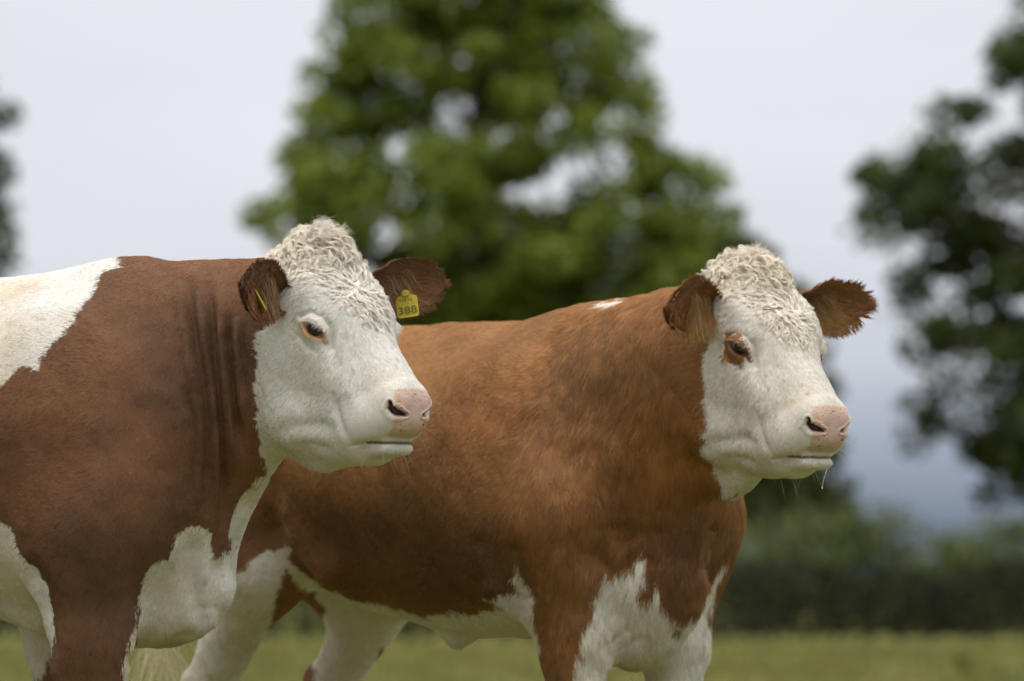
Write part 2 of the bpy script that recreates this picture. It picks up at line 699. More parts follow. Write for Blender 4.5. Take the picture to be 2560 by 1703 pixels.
def make_bush(label, base, w, h, n, seed, mat, leaf=.07):
    rng = np.random.default_rng(seed)
    root = empty('bush', (base[0], base[1], 0))
    tag(root, label, 'bush', 'bushes along the hedge')
    parts, P = [], []
    for k in range(9):
        a = rng.uniform(0, 6.28)
        tip = np.array((rng.uniform(.3, .9) * w * math.cos(a), rng.uniform(.3, .8) * w * .8 * math.sin(a), h * rng.uniform(.6, .95)))
        t = np.linspace(0, 1, 6)[:, None]
        L = t * tip * np.array((1, 1, 0)) + np.array((0, 0, 1)) * (t ** .8) * tip[2]
        parts.append(tube(L, np.linspace(.03, .006, 6), 5))
    V, F = join(parts)
    link_mesh('stem', mesh_from('stem', V, F), M_BARK, root)
    m = 26
    for k in range(m):
        z = h * rng.uniform(.08, .92)
        ww = w * math.sqrt(max(.05, 1 - (z / h) ** 2.2))
        a = rng.uniform(0, 6.28)
        r = rng.uniform(.2, 1) ** .5
        c0 = np.array((ww * r * math.cos(a), .8 * ww * r * math.sin(a), z))
        q = rng.normal(0, 1, (n // m, 3))
        P.append(c0 + q * .17 * np.array((1.2, 1.2, .8)) * (w + h) / 2.4)
    P = np.concatenate(P)
    P[:, 2] = np.maximum(P[:, 2], .03)
    link_mesh('foliage', leaf_mesh('foliage', P, leaf, rng), mat, root)
    return root


M_BUSH = leaf_material('bush_leaf', (.105, .138, .042))
for (lab, x, y, w, h, n, sd_, mt) in (
        ('pale green bush rising above the hedge just right of the right cow', 4.05, 84.2, 1.05, 2.25, 3000, 41, M_BUSH),
        ('rounded olive bush above the hedge, second right of the right cow', 5.35, 84.5, .85, 1.90, 2400, 42, M_BUSH),
        ('low olive bush in the dip of the hedge top', 6.4, 84.0, .9, 1.45, 2000, 43, M_BUSH),
        ('dull green bush above the hedge under the right tree', 7.35, 84.6, .85, 1.7, 2300, 44, M_BUSH),
        ('brownish green bush at the right edge above the hedge', 8.35, 84.3, .85, 1.9, 2400, 45, M_BUSH)):
    make_bush(lab, (x, y), w, h, int(n * 1.7), sd_, mt, .10)

# the dark clipped hedge at the end of the field
rng = np.random.default_rng(77)
hroot = empty('hedge', (0, 73.0, 0))
tag(hroot, 'long dark clipped hedge across the end of the field', 'hedge')
parts = []
for k in range(64):
    x = -12.6 + k * .4 + rng.uniform(-.1, .1)
    t = np.linspace(0, 1, 6)[:, None]
    for j in range(3):
        tip = np.array((x + rng.uniform(-.35, .35), rng.uniform(-.3, .3), rng.uniform(.7, 1.0)))
        L = np.array((x, 0, 0)) + t * (tip - np.array((x, 0, 0)))
        parts.append(tube(L, np.linspace(.022, .006, 6), 5))
V, F = join(parts)
link_mesh('stem', mesh_from('stem', V, F), M_BARK, hroot)
n = 46000
x = rng.uniform(-13, 13, n)
hh = 1.02 + .12 * vnoise(np.stack([x * .9, x * 0, x * 0], 1)) + .05 * vnoise(np.stack([x * 3.1, x * 0 + 4, x * 0], 1))
z = hh * rng.uniform(.02, 1, n) ** .8
y = .48 * np.sqrt(np.clip(1.02 - (z / hh) ** 4, 0, 1)) * np.where(rng.uniform(0, 1, n) < .75, rng.choice([-1, 1], n) * rng.uniform(.75, 1.05, n), rng.uniform(-1, 1, n))
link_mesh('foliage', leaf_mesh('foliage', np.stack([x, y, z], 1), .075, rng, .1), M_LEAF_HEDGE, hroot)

# ------------------------------------------------------------------ grass
def blades(roots, h, rng, w=.006, per=1):
    n = len(roots)
    d = rng.normal(0, .33, (n, 2))
    hh = h * rng.uniform(.5, 1.3, n)
    a = rng.uniform(0, 6.28, n)
    s = np.stack([np.cos(a), np.sin(a), 0 * a], 1) * (w * rng.uniform(.7, 1.3, n))[:, None]
    tip = roots + np.stack([d[:, 0] * hh, d[:, 1] * hh, hh], 1)
    mid = roots + np.stack([d[:, 0] * hh * .35, d[:, 1] * hh * .35, hh * .6], 1)
    V = np.stack([roots - s, roots + s, mid + s * .8, tip + s * .08, tip - s * .08, mid - s * .8], 1).reshape(-1, 3)
    i = np.arange(n)[:, None] * 6
    F = np.concatenate([i + np.array([[0, 1, 2, 5]]), i + np.array([[5, 2, 3, 4]])])
    return V, F


def grass_object(name, roots, h, w, rng, tone=(.45, .25)):
    V, F = blades(roots, h, rng, w)
    me = mesh_from(name, V, F, False)
    at = me.attributes.new('leaf_tone', 'FLOAT', 'POINT')
    at.data.foreach_set('value', np.repeat(np.clip(rng.normal(tone[0], tone[1], len(roots)), 0, 1), 6).astype(np.float32))
    return me


rng = np.random.default_rng(101)
R_ = []
for k in range(2600):                                      # tufts over the part of the field the lens can see
    y = 6 + 62 * rng.uniform(0, 1) ** .62
    x = rng.uniform(-1, 1) * (1.2 + y * .115)
    m = rng.integers(10, 22)
    R_.append(np.array((x, y, 0)) + np.concatenate([rng.normal(0, .05 + .0012 * y, (m, 2)), np.zeros((m, 1))], 1))
R_ = np.concatenate(R_)
tag(link_mesh('grass', grass_object('grass', R_, .085, .007, rng), M_GRASS), 'short rough pasture grass in tufts', 'grass', kind='stuff')
M_TALL = leaf_material('seeding_grass', (.14, .15, .030), .3, .3)
m = 70
R_ = np.concatenate([rng.normal(0, .055, (m, 2)), np.zeros((m, 1))], 1)
tg = link_mesh('tall_grass', grass_object('tall_grass', R_, .24, .006, rng), M_TALL)
tg.location = ((2415 - 1280) / 14222 * 48.5, 48.5, 0)
tag(tg, 'tall tuft of green grass standing alone in the field at lower right', 'grass tuft')


# ------------------------------------------------------------------ cattle: skull frame is x = poll to muzzle, y = left, z = out of the forehead
EYE_C = np.array((.146, .080, -.063))                 # eyeball centre (left; mirrored for the right)
EYE_R = .0205
_e = np.array((.46, .87, .12)); _e /= np.linalg.norm(_e)
_t = np.array((.88, -.44, .16)); _t -= _e * (_t @ _e); _t /= np.linalg.norm(_t)
_u = np.cross(_t, _e)
if _u[2] < 0:
    _u = -_u
EYE_M = np.stack([_t, _e, _u], 1)


def head_prims(v, mound):
    """v: how much deeper the jaw hangs and how heavy the brow is"""
    P = []
    P.append(Ell((.082, 0, -.100), (.095, .092, .092), .03))                 # cranium
    P.append(Ell((.112, 0, -.054), (.105, .082, .060), .04))                 # forehead plate
    P.append(Ell((.008, 0, -.040), (.048, .046, .042), .045))                  # poll
    P.append(Ell(mound[0], mound[1], .03, rot(0, rad(-50), 0)))               # mass of curls on the poll
    P.append(Cone((.15, 0, -.085), (.330, 0, -.088), .074, .054, .05))       # nasal bridge
    P.append(Cone((.16, 0, -.14), (.31, 0, -.140), .085, .064, .05))         # face body
    for s in (-1, 1):
        P.append(Ell((.125, s * .050, -.185), (.110, .046, .110), .05, rot(0, rad(25), 0)))     # masseter
        P.append(Cone((.085, s * .042, -.265 - v), (.19, s * .040, -.260 - v), .050, .045, .06))       # jaw angle
        P.append(Cone((.19, s * .040, -.250), (.335, s * .022, -.200), .046, .030, .05))        # jaw branch
        P.append(Ell((.112, s * (.074 + .15 * v), -.036 + .2 * v), (.050, .020, .026 + .2 * v), .030, rot(0, rad(14), 0)))    # brow
        P.append(Ell((.146, s * .078, -.063), (.030, .029, .030), .025))                        # orbit
        P.append(Cone((.175, s * .060, -.100), (.27, s * .050, -.130), .032, .030, .04))        # cheek bone
        P.append(Ell((.356, s * .030, -.080), (.032, .025, .027), .02, rot(0, rad(-42), 0)))    # nostril wing
        P.append(Ell((.334, s * .042, -.142), (.056, .036, .046), .022, rot(0, rad(-44), 0)))   # upper lip pad
        P.append(Ell((.280, s * .046, -.180), (.05, .03, .035), .04))                           # cheek pouch
    P.append(RBox((.341, 0, -.118), (.064, .050, .049), .036, .022, rot(0, rad(-50), 0)))       # muzzle block
    P.append(RBox((.362, 0, -.180), (.056, .040, .021), .018, .010, rot(0, rad(-45), 0)))       # lower lip and chin
    P.append(Cone((.10, 0, -.26), (.27, 0, -.235), .07, .045, .05))          # floor of the mouth
    P.append(Ell((.195 - v, 0, -.305 - 1.3 * v), (.085, .030, .042), .04, rot(0, rad(-10), 0)))     # loose skin under the jaw
    return P


MOUTH = [(.338, -.203), (.355, -.187), (.375, -.166), (.40, -.141), (.42, -.121), (.445, -.098)]


def sstep(x, a, b):
    t = np.clip((x - a) / (b - a), 0, 1)
    return t * t * (3 - 2 * t)


NOSTRIL_C = np.array((.392, .041, -.069))
_n = np.array((.66, .36, .66)); _n /= np.linalg.norm(_n)
_h = np.array((0., 1., 0.)); _h -= _n * (_h @ _n); _h /= np.linalg.norm(_h)
NOSTRIL_M = np.stack([_h, _n, np.cross(_h, _n) * np.sign(np.cross(_h, _n)[2])], 1)     # outwards, normal, up


def head_disp(p):
    """inward displacement (m) of the skin for creases, nostrils, mouth and lids, on the skull frame"""
    q = p.copy()
    q[:, 1] = np.abs(q[:, 1])
    o = np.zeros(len(p))
    # mouth
    m = (q[:, 0] > .30) & (q[:, 2] < -.06)
    if m.any():
        dd, t = poly_dist(q[m][:, [0, 2]], MOUTH)
        o[m] += np.clip(t * 5, 0, 1) * (.0035 * np.exp(-(dd / .0024) ** 2) + .004 * np.exp(-(dd / .008) ** 2))
    # rear edge of the lip pad, groove of the cheek, fold over the jaw
    m = (q[:, 0] > .14) & (q[:, 2] < -.09) & (q[:, 1] > .02)
    if m.any():
        xz = q[m][:, [0, 2]]
        for pts, w, a in (([(.352, -.190), (.322, -.170), (.290, -.150), (.262, -.122)], .010, .0065),
                          ([(.325, -.172), (.266, -.206), (.220, -.252), (.187, -.303)], .016, .0065),
                          ([(.324, -.225), (.268, -.255), (.222, -.300)], .012, .0045)):
            dd, t = poly_dist(xz, pts)
            o[m] += a * np.clip(np.minimum(t, 1 - t) * 4, 0, 1) * np.exp(-(dd / w) ** 2)
    # nostril: a comma, wide below and curling up on the outer side
    m = np.linalg.norm(q - NOSTRIL_C, axis=1) < .05
    if m.any():
        l = (q[m] - NOSTRIL_C) @ NOSTRIL_M
        dd, t = poly_dist(l[:, [0, 2]], [(-.017, -.008), (-.005, -.006), (.006, -.003), (.015, .006), (.016, .018)])
        w = np.interp(t, [0, .3, .6, 1], [.003, .0056, .0064, .0026])
        o[m] += .014 * (1 - sstep(dd / w, .55, 1.35)) - .0016 * np.exp(-((dd / w - 2.1) / .7) ** 2)
    # eye
    m = np.linalg.norm(q - EYE_C, axis=1) < .13
    if m.any():
        l = (q[m] - EYE_C) @ EYE_M
        w0 = sstep(l[:, 1], .0, .015)
        x, z = l[:, 0], l[:, 2]
        up = .0148 * np.sqrt(np.clip(1 - ((x + .002) / .0235) ** 2, 0, 1)) - .002
        lo = -.0118 * np.sqrt(np.clip(1 - ((x - .002) / .026) ** 2, 0, 1)) - .002
        ins = np.minimum(up - z, z - lo)
        ins = np.where(np.abs(x) < .0245, ins, -.01)
        e = .012 * sstep(ins, -.0008, .0016)
        xz = l[:, [0, 2]]

        def line(pts, w, a, f=False):
            dd, t = poly_dist(xz, pts)
            return a * ((1 - t) if f else 1) * np.exp(-(dd / w) ** 2)
        e += line([(-.028, .000), (-.014, .0148), (.004, .0168), (.020, .008), (.030, -.008)], .0042, -.0030)
        e += line([(-.038, .005), (-.020, .026), (.008, .029), (.030, .016), (.050, -.016)], .0055, .0045)
        e += line([(-.026, -.006), (-.010, -.0172), (.010, -.0178), (.030, -.010)], .005, -.0026)
        e += line([(-.024, -.030), (.0, -.037), (.026, -.034)], .007, .0020)
        e += line([(.032, -.010), (.055, -.026), (.09, -.045)], .010, .005, True)
        o[m] += w0 * e
    return o


def vert_normals(V, T):
    n = np.cross(V[T[:, 1]] - V[T[:, 0]], V[T[:, 2]] - V[T[:, 0]])
    N = np.zeros_like(V)
    for i in range(3):
        for c in range(3):
            N[:, c] += np.bincount(T[:, i], n[:, c], len(V))
    return N / (np.linalg.norm(N, axis=1, keepdims=True) + 1e-12)


class Cow:
    def __init__(s, **kw):
        s.__dict__.update(kw)
        s.Rc = rot(s.yaw)                                 # cow frame to world
        s.hR = s.Rc.T @ rot(rad(s.head_yaw), rad(s.head_pitch), rad(s.head_roll))
        s.ho = s.Rc.T @ (np.array(s.poll) - np.array(s.loc))
        s.HP = head_prims(s.head_var, s.mound)
        s.build_prims()

    def to_head(s, p):
        return (p - s.ho) @ s.hR / s.hs

    def from_head(s, q):
        return (np.asarray(q, float) * s.hs) @ s.hR.T + s.ho

    def build_prims(s):
        P = []
        # barrel
        T0 = s.top
        P.append(Ell((-.28, 0, T0 - .310), (.56, .325, .285), .05))
        P.append(Ell((-.60, 0, T0 - .300), (.46, .340, .275), .08))
        P.append(Ell((-.30, 0, T0 - .440), (.56, .225, .252), .08))
        P.append(Ell((-.62, 0, T0 - .390), (.42, .235, .232), .08))
        P.append(Cone((.0, 0, T0 - .11), (-1.02, 0, T0 - .115 + s.rump), .105, .11, .09))
        P.append(Ell((-1.00, 0, T0 - .29), (.28, .27, .26), .09))
        for y in (-1, 1):
            P.append(Ell((-.86, y * .22, T0 - .12), (.09, .05, .06), .08))             # hook bone
            P.append(Ell((-1.05, y * .15, .98), (.22, .15, .27), .08))                 # thigh
            P.append(Ell((-.01, y * .195, T0 - .36), (.17, .125, .30), .09, rot(0, rad(-14), 0)))   # shoulder blade
            P.append(Ell((s.sh_x, y * .19, .95), (.10, .09, .13), .07))                # point of the shoulder
        P.append(Ell((-.02, 0, T0 - .125), (.20, .12, s.withers), .08))                     # withers
        P.append(Ell((s.sh_x - .02, 0, 1.02), (.20, .20, .27), .08))                   # chest
        P.extend(s.extra)
        # legs
        for (y, dx) in ((-1, s.leg_r), (1, s.leg_l)):
            x0 = s.fore_x + dx
            P.append(Cone((x0 - .02, y * .19, .92), (x0 + .01, y * s.fore_y, .68), .125, s.leg_w + .004, .06))
            P.append(Cone((x0 + .01, y * s.fore_y, .68), (x0 + .02, y * s.fore_y, .42), s.leg_w, .055, .05))
            P.append(Ell((x0 + .025, y * s.fore_y, .42), (.05, .05, .06), .03))
            P.append(Cone((x0 + .02, y * s.fore_y, .40), (x0 + .01, y * s.fore_y, .15), .043, .040, .03))
            P.append(Ell((x0 + .01, y * s.fore_y, .145), (.05, .05, .05), .03))
            P.append(Cone((x0 + .015, y * s.fore_y, .13), (x0 + .05, y * s.fore_y, .055), .045, .055, .03))
        for (y, dx) in ((-1, s.hind_r), (1, s.hind_l)):
            x0 = -1.06 + dx
            P.append(Cone((x0 + .10, y * .18, 1.02), (x0 + .16, y * .21, .84), .16, .105, .07))
            P.append(Cone((x0 + .16, y * .21, .82), (x0 - .08, y * .19, .52), .09, .052, .06))
            P.append(Cone((x0 - .10, y * .19, .57), (x0 - .055, y * .19, .47), .040, .05, .03))
            P.append(Cone((x0 - .06, y * .19, .50), (x0 - .03, y * .19, .17), .056, .045, .04))
            P.append(Ell((x0 - .03, y * .19, .16), (.052, .05, .05), .03))
            P.append(Cone((x0 - .02, y * .19, .14), (x0 + .03, y * .19, .055), .045, .055, .03))
        s.BP = P
        # neck follows the head
        s.NP = []
        h = s.from_head
        for a, ra, b, rb, k in s.neck:
            s.NP.append(Cone(a, h(b), ra, rb, k))
        if s.throat:                                       # loose flap of skin under the jaw
            s.NP.append(Ell(h(s.throat), (.052, .026, .048), .05))

    def f(s, p):
        d = eval_prims(s.BP, p)
        d = eval_prims(s.NP, p, d)
        # head
        hc = s.from_head((.2, 0, -.1))
        r = np.linalg.norm(p - hc, axis=1)
        m = r < .55
        if m.any():
            q = s.to_head(p[m])
            dh = eval_prims(s.HP, q)
            d[m] = smin(d[m], dh * s.hs, s.neck_k)
        return d

    def disp(s, p):
        """inward displacement of the whole skin in the animal's frame"""
        o = np.zeros(len(p))
        q = s.to_head(p)
        m = np.linalg.norm(q - np.array((.2, 0, -.1)), axis=1) < .4
        o[m] = head_disp(q[m]) * s.hs
        far = np.clip((np.linalg.norm(q - np.array((.2, 0, -.13)), axis=1) - .22) / .1, 0, 1)
        o += far * (.0055 * fbm(p * 6 + s.seed, 2) + .0022 * fbm(p * 17 + s.seed, 2))
        for side, path, w, dep in s.folds:
            u0 = p @ s.U
            A = np.asarray(path)
            mm = (p[:, 1] * side > -.02) & (u0 > A[:, 0].min() - .06) & (u0 < A[:, 0].max() + .06) & (p[:, 2] > A[:, 1].min() - .06) & (p[:, 2] < A[:, 1].max() + .06)
            u = u0[mm]
            dd, t = poly_dist(np.stack([u, p[mm][:, 2]], 1), path)
            fade = np.clip(np.minimum(t, 1 - t) * 5, 0, 1)
            o[mm] += dep * fade * np.exp(-(dd / w) ** 2)
        return o

    def mesh(s, h=.022, fine=True):
        f = s.f
        V, T = surface_nets(f, (-1.55, -.62, -.06), (1.05, .62, 1.72), h)
        V = project(f, V, 2, .004)

        def step(V, T, want, e):
            n = len(V)
            V, T = refine(V, T, want)
            return project(f, V, 1, e, n), T

        def hr(m):
            q = s.to_head(m)
            return ((q - np.array([.2, 0, -.12])) ** 2 / np.array([.28, .15, .23]) ** 2).sum(1) < 1
        V, T = step(V, T, lambda m: m[:, 2] > .35, .003)
        V, T = step(V, T, lambda m: hr(m) | ((m[:, 2] > .55) & (m[:, 0] > -.1)), .002)
        if fine:
            V, T = step(V, T, hr, .0015)

            def tiny(m):
                q = s.to_head(m)
                q[:, 1] = np.abs(q[:, 1])
                return (np.linalg.norm((q - (.15, .09, -.062)), axis=1) < .045) | ((q[:, 0] > .34) & (q[:, 2] > -.21) & (q[:, 1] < .2) & (q[:, 2] < .05))
            V, T = step(V, T, tiny, .001)
        # even out the joins of the volumes away from the face
        E = np.concatenate([T[:, [0, 1]], T[:, [1, 2]], T[:, [2, 0]]])
        w = np.clip((np.linalg.norm(s.to_head(V) - (.22, 0, -.13), axis=1) - .22) / .08, 0, 1)[:, None] * .6
        deg = np.bincount(E[:, 0], minlength=len(V))[:, None]
        for _ in range(14):
            A = np.stack([np.bincount(E[:, 0], V[E[:, 1], i], len(V)) for i in range(3)], 1) / deg
            V = V + w * (A - V)
        s.N = vert_normals(V, T)
        s.B = V                                            # undisplaced skin
        V = V - s.N * s.disp(V)[:, None]
        s.V, s.T = V, T
        # eyeball centres sit just under the lids
        s.eyes = []
        for y in (-1, 1):
            d_ = EYE_M[:, 1] * (1, y, 1)
            t = np.linspace(-.01, .06, 141)
            L = s.from_head(EYE_C * (1, y, 1) + t[:, None] * d_)
            k = np.argmax(f(L) > 0)
            s.eyes.append(EYE_C * (1, y, 1) + (t[k] - EYE_R - .0008) * d_)
        return V, T


# coat patches and skin creases, in each animal's own side plane: (distance along R, height)
PATTERN = {
    'front': {
        'white_back': [(-0.715, 1.504), (0.045, 1.468), (0.055, 1.433), (0.016, 1.414), (0.005, 1.376), (-0.019, 1.348), (-0.036, 1.320), (-0.058, 1.285), (-0.087, 1.253), (-0.104, 1.221), (-0.135, 1.230), (-0.160, 1.197), (-0.180, 1.184), (-0.340, 1.160), (-0.752, 1.082), (-0.801, 1.506)],
        'white_belly': [(-0.344, 0.928), (-0.178, 0.912), (-0.152, 0.908), (-0.128, 0.848), (-0.104, 0.808), (-0.089, 0.760), (-0.087, 0.680), (-0.129, 0.594), (-0.834, 0.588), (-0.764, 0.881)],
        'white_brisket': [(0.115, 0.816), (0.136, 0.836), (0.157, 0.844), (0.180, 0.888), (0.194, 0.907), (0.214, 0.906), (0.234, 0.907), (0.241, 0.853), (0.252, 0.850), (0.260, 0.861), (0.271, 0.849), (0.284, 0.862), (0.288, 0.924), (0.306, 0.966), (0.328, 0.998), (0.353, 1.014), (0.460, 0.977), (0.422, 0.759), (0.325, 0.548), (0.065, 0.552), (0.065, 0.598), (0.073, 0.636), (0.089, 0.692), (0.095, 0.731), (0.102, 0.776)],
        'white_head': [(0.370, 1.516), (0.373, 1.442), (0.383, 1.407), (0.384, 1.350), (0.363, 1.312), (0.356, 1.296), (0.338, 1.293), (0.332, 1.279), (0.334, 1.239), (0.330, 1.199), (0.334, 1.160), (0.329, 1.112), (0.338, 1.073), (0.346, 1.042), (0.348, 1.022), (0.365, 0.991), (0.460, 0.920), (0.781, 0.919), (0.781, 1.564), (0.370, 1.564)],
        'fold_a': [(0.192, 1.412), (0.202, 1.337), (0.214, 1.272), (0.231, 1.192), (0.240, 1.104), (0.242, 1.016), (0.240, 0.921)],
        'fold_b': [(0.234, 1.403), (0.243, 1.320), (0.249, 1.240), (0.261, 1.152), (0.268, 1.072), (0.271, 0.985), (0.264, 0.897)],
        'fold_c': [(0.277, 1.336), (0.281, 1.263), (0.287, 1.192), (0.294, 1.112), (0.299, 1.049)],
        'fold_d': [(0.185, 1.192), (0.205, 1.127), (0.214, 1.056), (0.220, 0.984)],
        'fold_e': [(0.305, 1.319), (0.306, 1.239), (0.309, 1.160)],
        'fold_f': [(0.338, 1.291), (0.332, 1.215), (0.331, 1.136), (0.335, 1.073), (0.347, 1.030)],
        'ridge_a': [(0.213, 1.407), (0.222, 1.329), (0.232, 1.256), (0.246, 1.172), (0.254, 1.088), (0.257, 1.001), (0.253, 0.913)],
        'ridge_b': [(0.257, 1.369), (0.263, 1.292), (0.269, 1.216), (0.278, 1.132), (0.284, 1.060), (0.284, 1.001)],
        'ridge_c': [(0.291, 1.328), (0.294, 1.251), (0.299, 1.176), (0.303, 1.104)],
        'ridge_d': [(0.174, 1.404), (0.183, 1.329), (0.195, 1.256), (0.210, 1.175)],
        'dewlap': [(0.328, 0.990), (0.295, 0.929), (0.275, 0.857), (0.270, 0.784)],
        'bris1': [(0.252, 0.849), (0.253, 0.784), (0.245, 0.711)],
        'bris2': [(0.210, 0.896), (0.204, 0.800), (0.215, 0.727), (0.229, 0.703)],
        'bris3': [(0.062, 0.632), (0.113, 0.646), (0.164, 0.670), (0.213, 0.695)],
        'elbow': [(-0.128, 0.848), (-0.096, 0.784), (-0.084, 0.712), (-0.086, 0.616)],
        'R': (0.97030, 0.24192, 0.00000),
    },
    'rear': {
        'white_head': [(0.260, 1.515), (0.259, 1.419), (0.251, 1.389), (0.254, 1.354), (0.248, 1.301), (0.240, 1.256), (0.239, 1.175), (0.248, 1.138), (0.247, 1.115), (0.234, 1.111), (0.236, 1.090), (0.230, 1.068), (0.255, 1.045), (0.269, 1.015), (0.273, 0.990), (0.284, 0.969), (0.307, 0.978), (0.375, 0.930), (0.681, 0.924), (0.692, 1.547)],
        'eye_patch': [(0.281, 1.299), (0.283, 1.316), (0.297, 1.321), (0.311, 1.311), (0.324, 1.298), (0.329, 1.281), (0.327, 1.269), (0.320, 1.253), (0.315, 1.244), (0.307, 1.239), (0.301, 1.247), (0.293, 1.249), (0.285, 1.254), (0.277, 1.262), (0.277, 1.283)],
        'white_crest': [(0.024, 1.387), (0.050, 1.398), (0.088, 1.406), (0.083, 1.397), (0.061, 1.389)],
        'white_chest': [(-0.039, 0.563), (-0.030, 0.620), (-0.034, 0.636), (-0.010, 0.645), (-0.018, 0.667), (-0.019, 0.691), (0.006, 0.719), (0.009, 0.740), (0.005, 0.767), (0.017, 0.781), (0.028, 0.786), (0.023, 0.808), (0.035, 0.812), (0.053, 0.800), (0.056, 0.811), (0.074, 0.823), (0.098, 0.827), (0.098, 0.843), (0.105, 0.863), (0.118, 0.849), (0.117, 0.825), (0.118, 0.794), (0.102, 0.786), (0.102, 0.767), (0.132, 0.756), (0.134, 0.794), (0.153, 0.759), (0.168, 0.735), (0.187, 0.713), (0.214, 0.715), (0.231, 0.729), (0.252, 0.767), (0.273, 0.811), (0.284, 0.839), (0.301, 0.851), (0.302, 0.836), (0.279, 0.803), (0.271, 0.750), (0.257, 0.722), (0.271, 0.697), (0.321, 0.670), (0.321, 0.557)],
        'spot': [(0.170, 0.708), (0.184, 0.700), (0.205, 0.707), (0.208, 0.694), (0.193, 0.685), (0.179, 0.691)],
        'white_elbow': [(-0.161, 0.832), (-0.148, 0.800), (-0.134, 0.766), (-0.157, 0.775), (-0.165, 0.808)],
        'white_belly': [(-0.123, 0.766), (-0.148, 0.775), (-0.187, 0.768), (-0.225, 0.757), (-0.181, 0.743), (-0.222, 0.726), (-0.314, 0.729), (-0.279, 0.718), (-0.341, 0.721), (-0.359, 0.712), (-0.427, 0.732), (-0.456, 0.742), (-0.498, 0.750), (-0.542, 0.760), (-0.584, 0.780), (-0.638, 0.820), (-0.662, 0.847), (-0.673, 0.827), (-0.536, 0.661), (-0.299, 0.613), (-0.110, 0.655), (-0.114, 0.707)],
        'white_hind_near': [(-0.656, 0.871), (-0.697, 0.864), (-0.738, 0.849), (-0.767, 0.821), (-0.814, 0.809), (-0.957, 0.800), (-0.992, 0.516), (-0.753, 0.516), (-0.697, 0.755)],
        'white_hind_far': [(-0.612, 0.712), (-0.570, 0.773), (-0.523, 0.755), (-0.525, 0.717), (-0.503, 0.670), (-0.490, 0.656), (-0.466, 0.661), (-0.483, 0.510), (-0.632, 0.511), (-0.618, 0.660)],
        'groove_shoulder': [(-0.173, 0.893), (-0.157, 0.842), (-0.140, 0.783), (-0.131, 0.724)],
        'groove_fore': [(-0.064, 0.901), (-0.021, 0.859), (0.013, 0.842), (0.047, 0.859)],
        'groove_neck': [(0.047, 0.935), (0.059, 0.893), (0.089, 0.868)],
        'groove_dewlap': [(0.281, 0.937), (0.253, 0.860), (0.248, 0.800)],
        'groove_arm1': [(0.022, 0.656), (0.056, 0.672), (0.090, 0.707)],
        'groove_arm2': [(0.030, 0.639), (0.074, 0.655), (0.116, 0.690)],
        'flank': [(-0.690, 1.102), (-0.700, 1.023), (-0.701, 0.943), (-0.681, 0.867)],
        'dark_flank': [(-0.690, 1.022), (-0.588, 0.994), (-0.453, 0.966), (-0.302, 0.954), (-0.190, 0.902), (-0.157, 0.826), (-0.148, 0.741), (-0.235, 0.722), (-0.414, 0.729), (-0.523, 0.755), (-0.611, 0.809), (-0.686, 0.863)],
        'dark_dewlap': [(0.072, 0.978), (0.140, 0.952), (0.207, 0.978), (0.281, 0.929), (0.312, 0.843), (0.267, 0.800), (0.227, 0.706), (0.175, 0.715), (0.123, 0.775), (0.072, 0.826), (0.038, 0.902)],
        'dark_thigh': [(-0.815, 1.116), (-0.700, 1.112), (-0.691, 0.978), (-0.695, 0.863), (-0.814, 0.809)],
        'rib': [(-0.250, 0.902), (-0.233, 0.826), (-0.225, 0.774)],
        'R': (0.64279, 0.76604, 0.00000),
    },
}
FOLDS = {
    'front': {'fold_a': (.012, .022), 'fold_b': (.012, .026), 'fold_c': (.011, .022), 'ridge_a': (.012, -.015), 'ridge_b': (.011, -.015), 'ridge_c': (.010, -.012), 'ridge_d': (.015, -.011), 'fold_d': (.010, .010), 'fold_e': (.008, .010), 'fold_f': (.014, .012),
              'dewlap': (.012, .014), 'bris1': (.016, .014), 'bris2': (.018, .015), 'bris3': (.016, .012), 'elbow': (.020, .020)},
    'rear': {'groove_shoulder': (.022, .014), 'groove_fore': (.035, .008), 'groove_neck': (.025, .006), 'groove_dewlap': (.012, .010),
             'groove_arm1': (.009, .006), 'groove_arm2': (.009, .006), 'rib': (.02, .006), 'flank': (.025, .022)},
}


def px_world(px, py, d):
    """a point at depth d in front of the camera"""
    return ((px - 1280) / 14222 * d, d, CAM_Z + (1450 - py) / 14222 * d)


NECK = lambda x, cx, cz: [((cx, 0, cz), .12, (.035, 0, -.075), .075, .12),
                  ((.03 + x, 0, 1.14), .22, (.05, 0, -.15), .105, .12),
                  ((.12 + x, 0, 1.0), .17, (.06, 0, -.24), .085, .12)]

front = Cow(key='front', throat=None, mound=((-.012, 0, -.018), (.050, .046, .050)), apex=(-.050, 0, .030), head_var=0., yaw=rad(-14), loc=(-.845, 11.62, 0), poll=px_world(811, 636, 11.42), head_yaw=-46, head_pitch=40, head_roll=0, hs=1.05,
            top=1.415, rump=0.01, sh_x=.10, withers=.12, leg_w=.080,
            extra=[Ell((.165, 0, .85), (.10, .055, .17), .06), Ell((.04, 0, .775), (.24, .11, .118), .06)],
            fore_x=.03, fore_y=.17, leg_r=0.0, leg_l=-.17, hind_r=.05, hind_l=-.1, neck=NECK(0, .12, 1.325), neck_k=.05, folds=[], U=np.array([1., 0, 0]),
            clump=.10, knot_fwd=.010, mottle=.20, brown=(.116, .052, .0225), white=(.54, .515, .47), lid=(.40, .20, .09), lid_up=1.5, face_len=.0095, seed=11, fur_len=.011, neck_len=.011,
            lock_len=.042, lock_tint=(1.06, 1.04, .99), knot=(.016, .062, .044), knot_dens=2400e3, knot_len=.040, knot_tint=(1.08, 1.03, .93),
            lash=(.85, .82, .76), n_whisk=24, ear_in=(.16, .078, .042), ear_hair=(.22, .100, .048), ear_tuft=(.42, .27, .15))
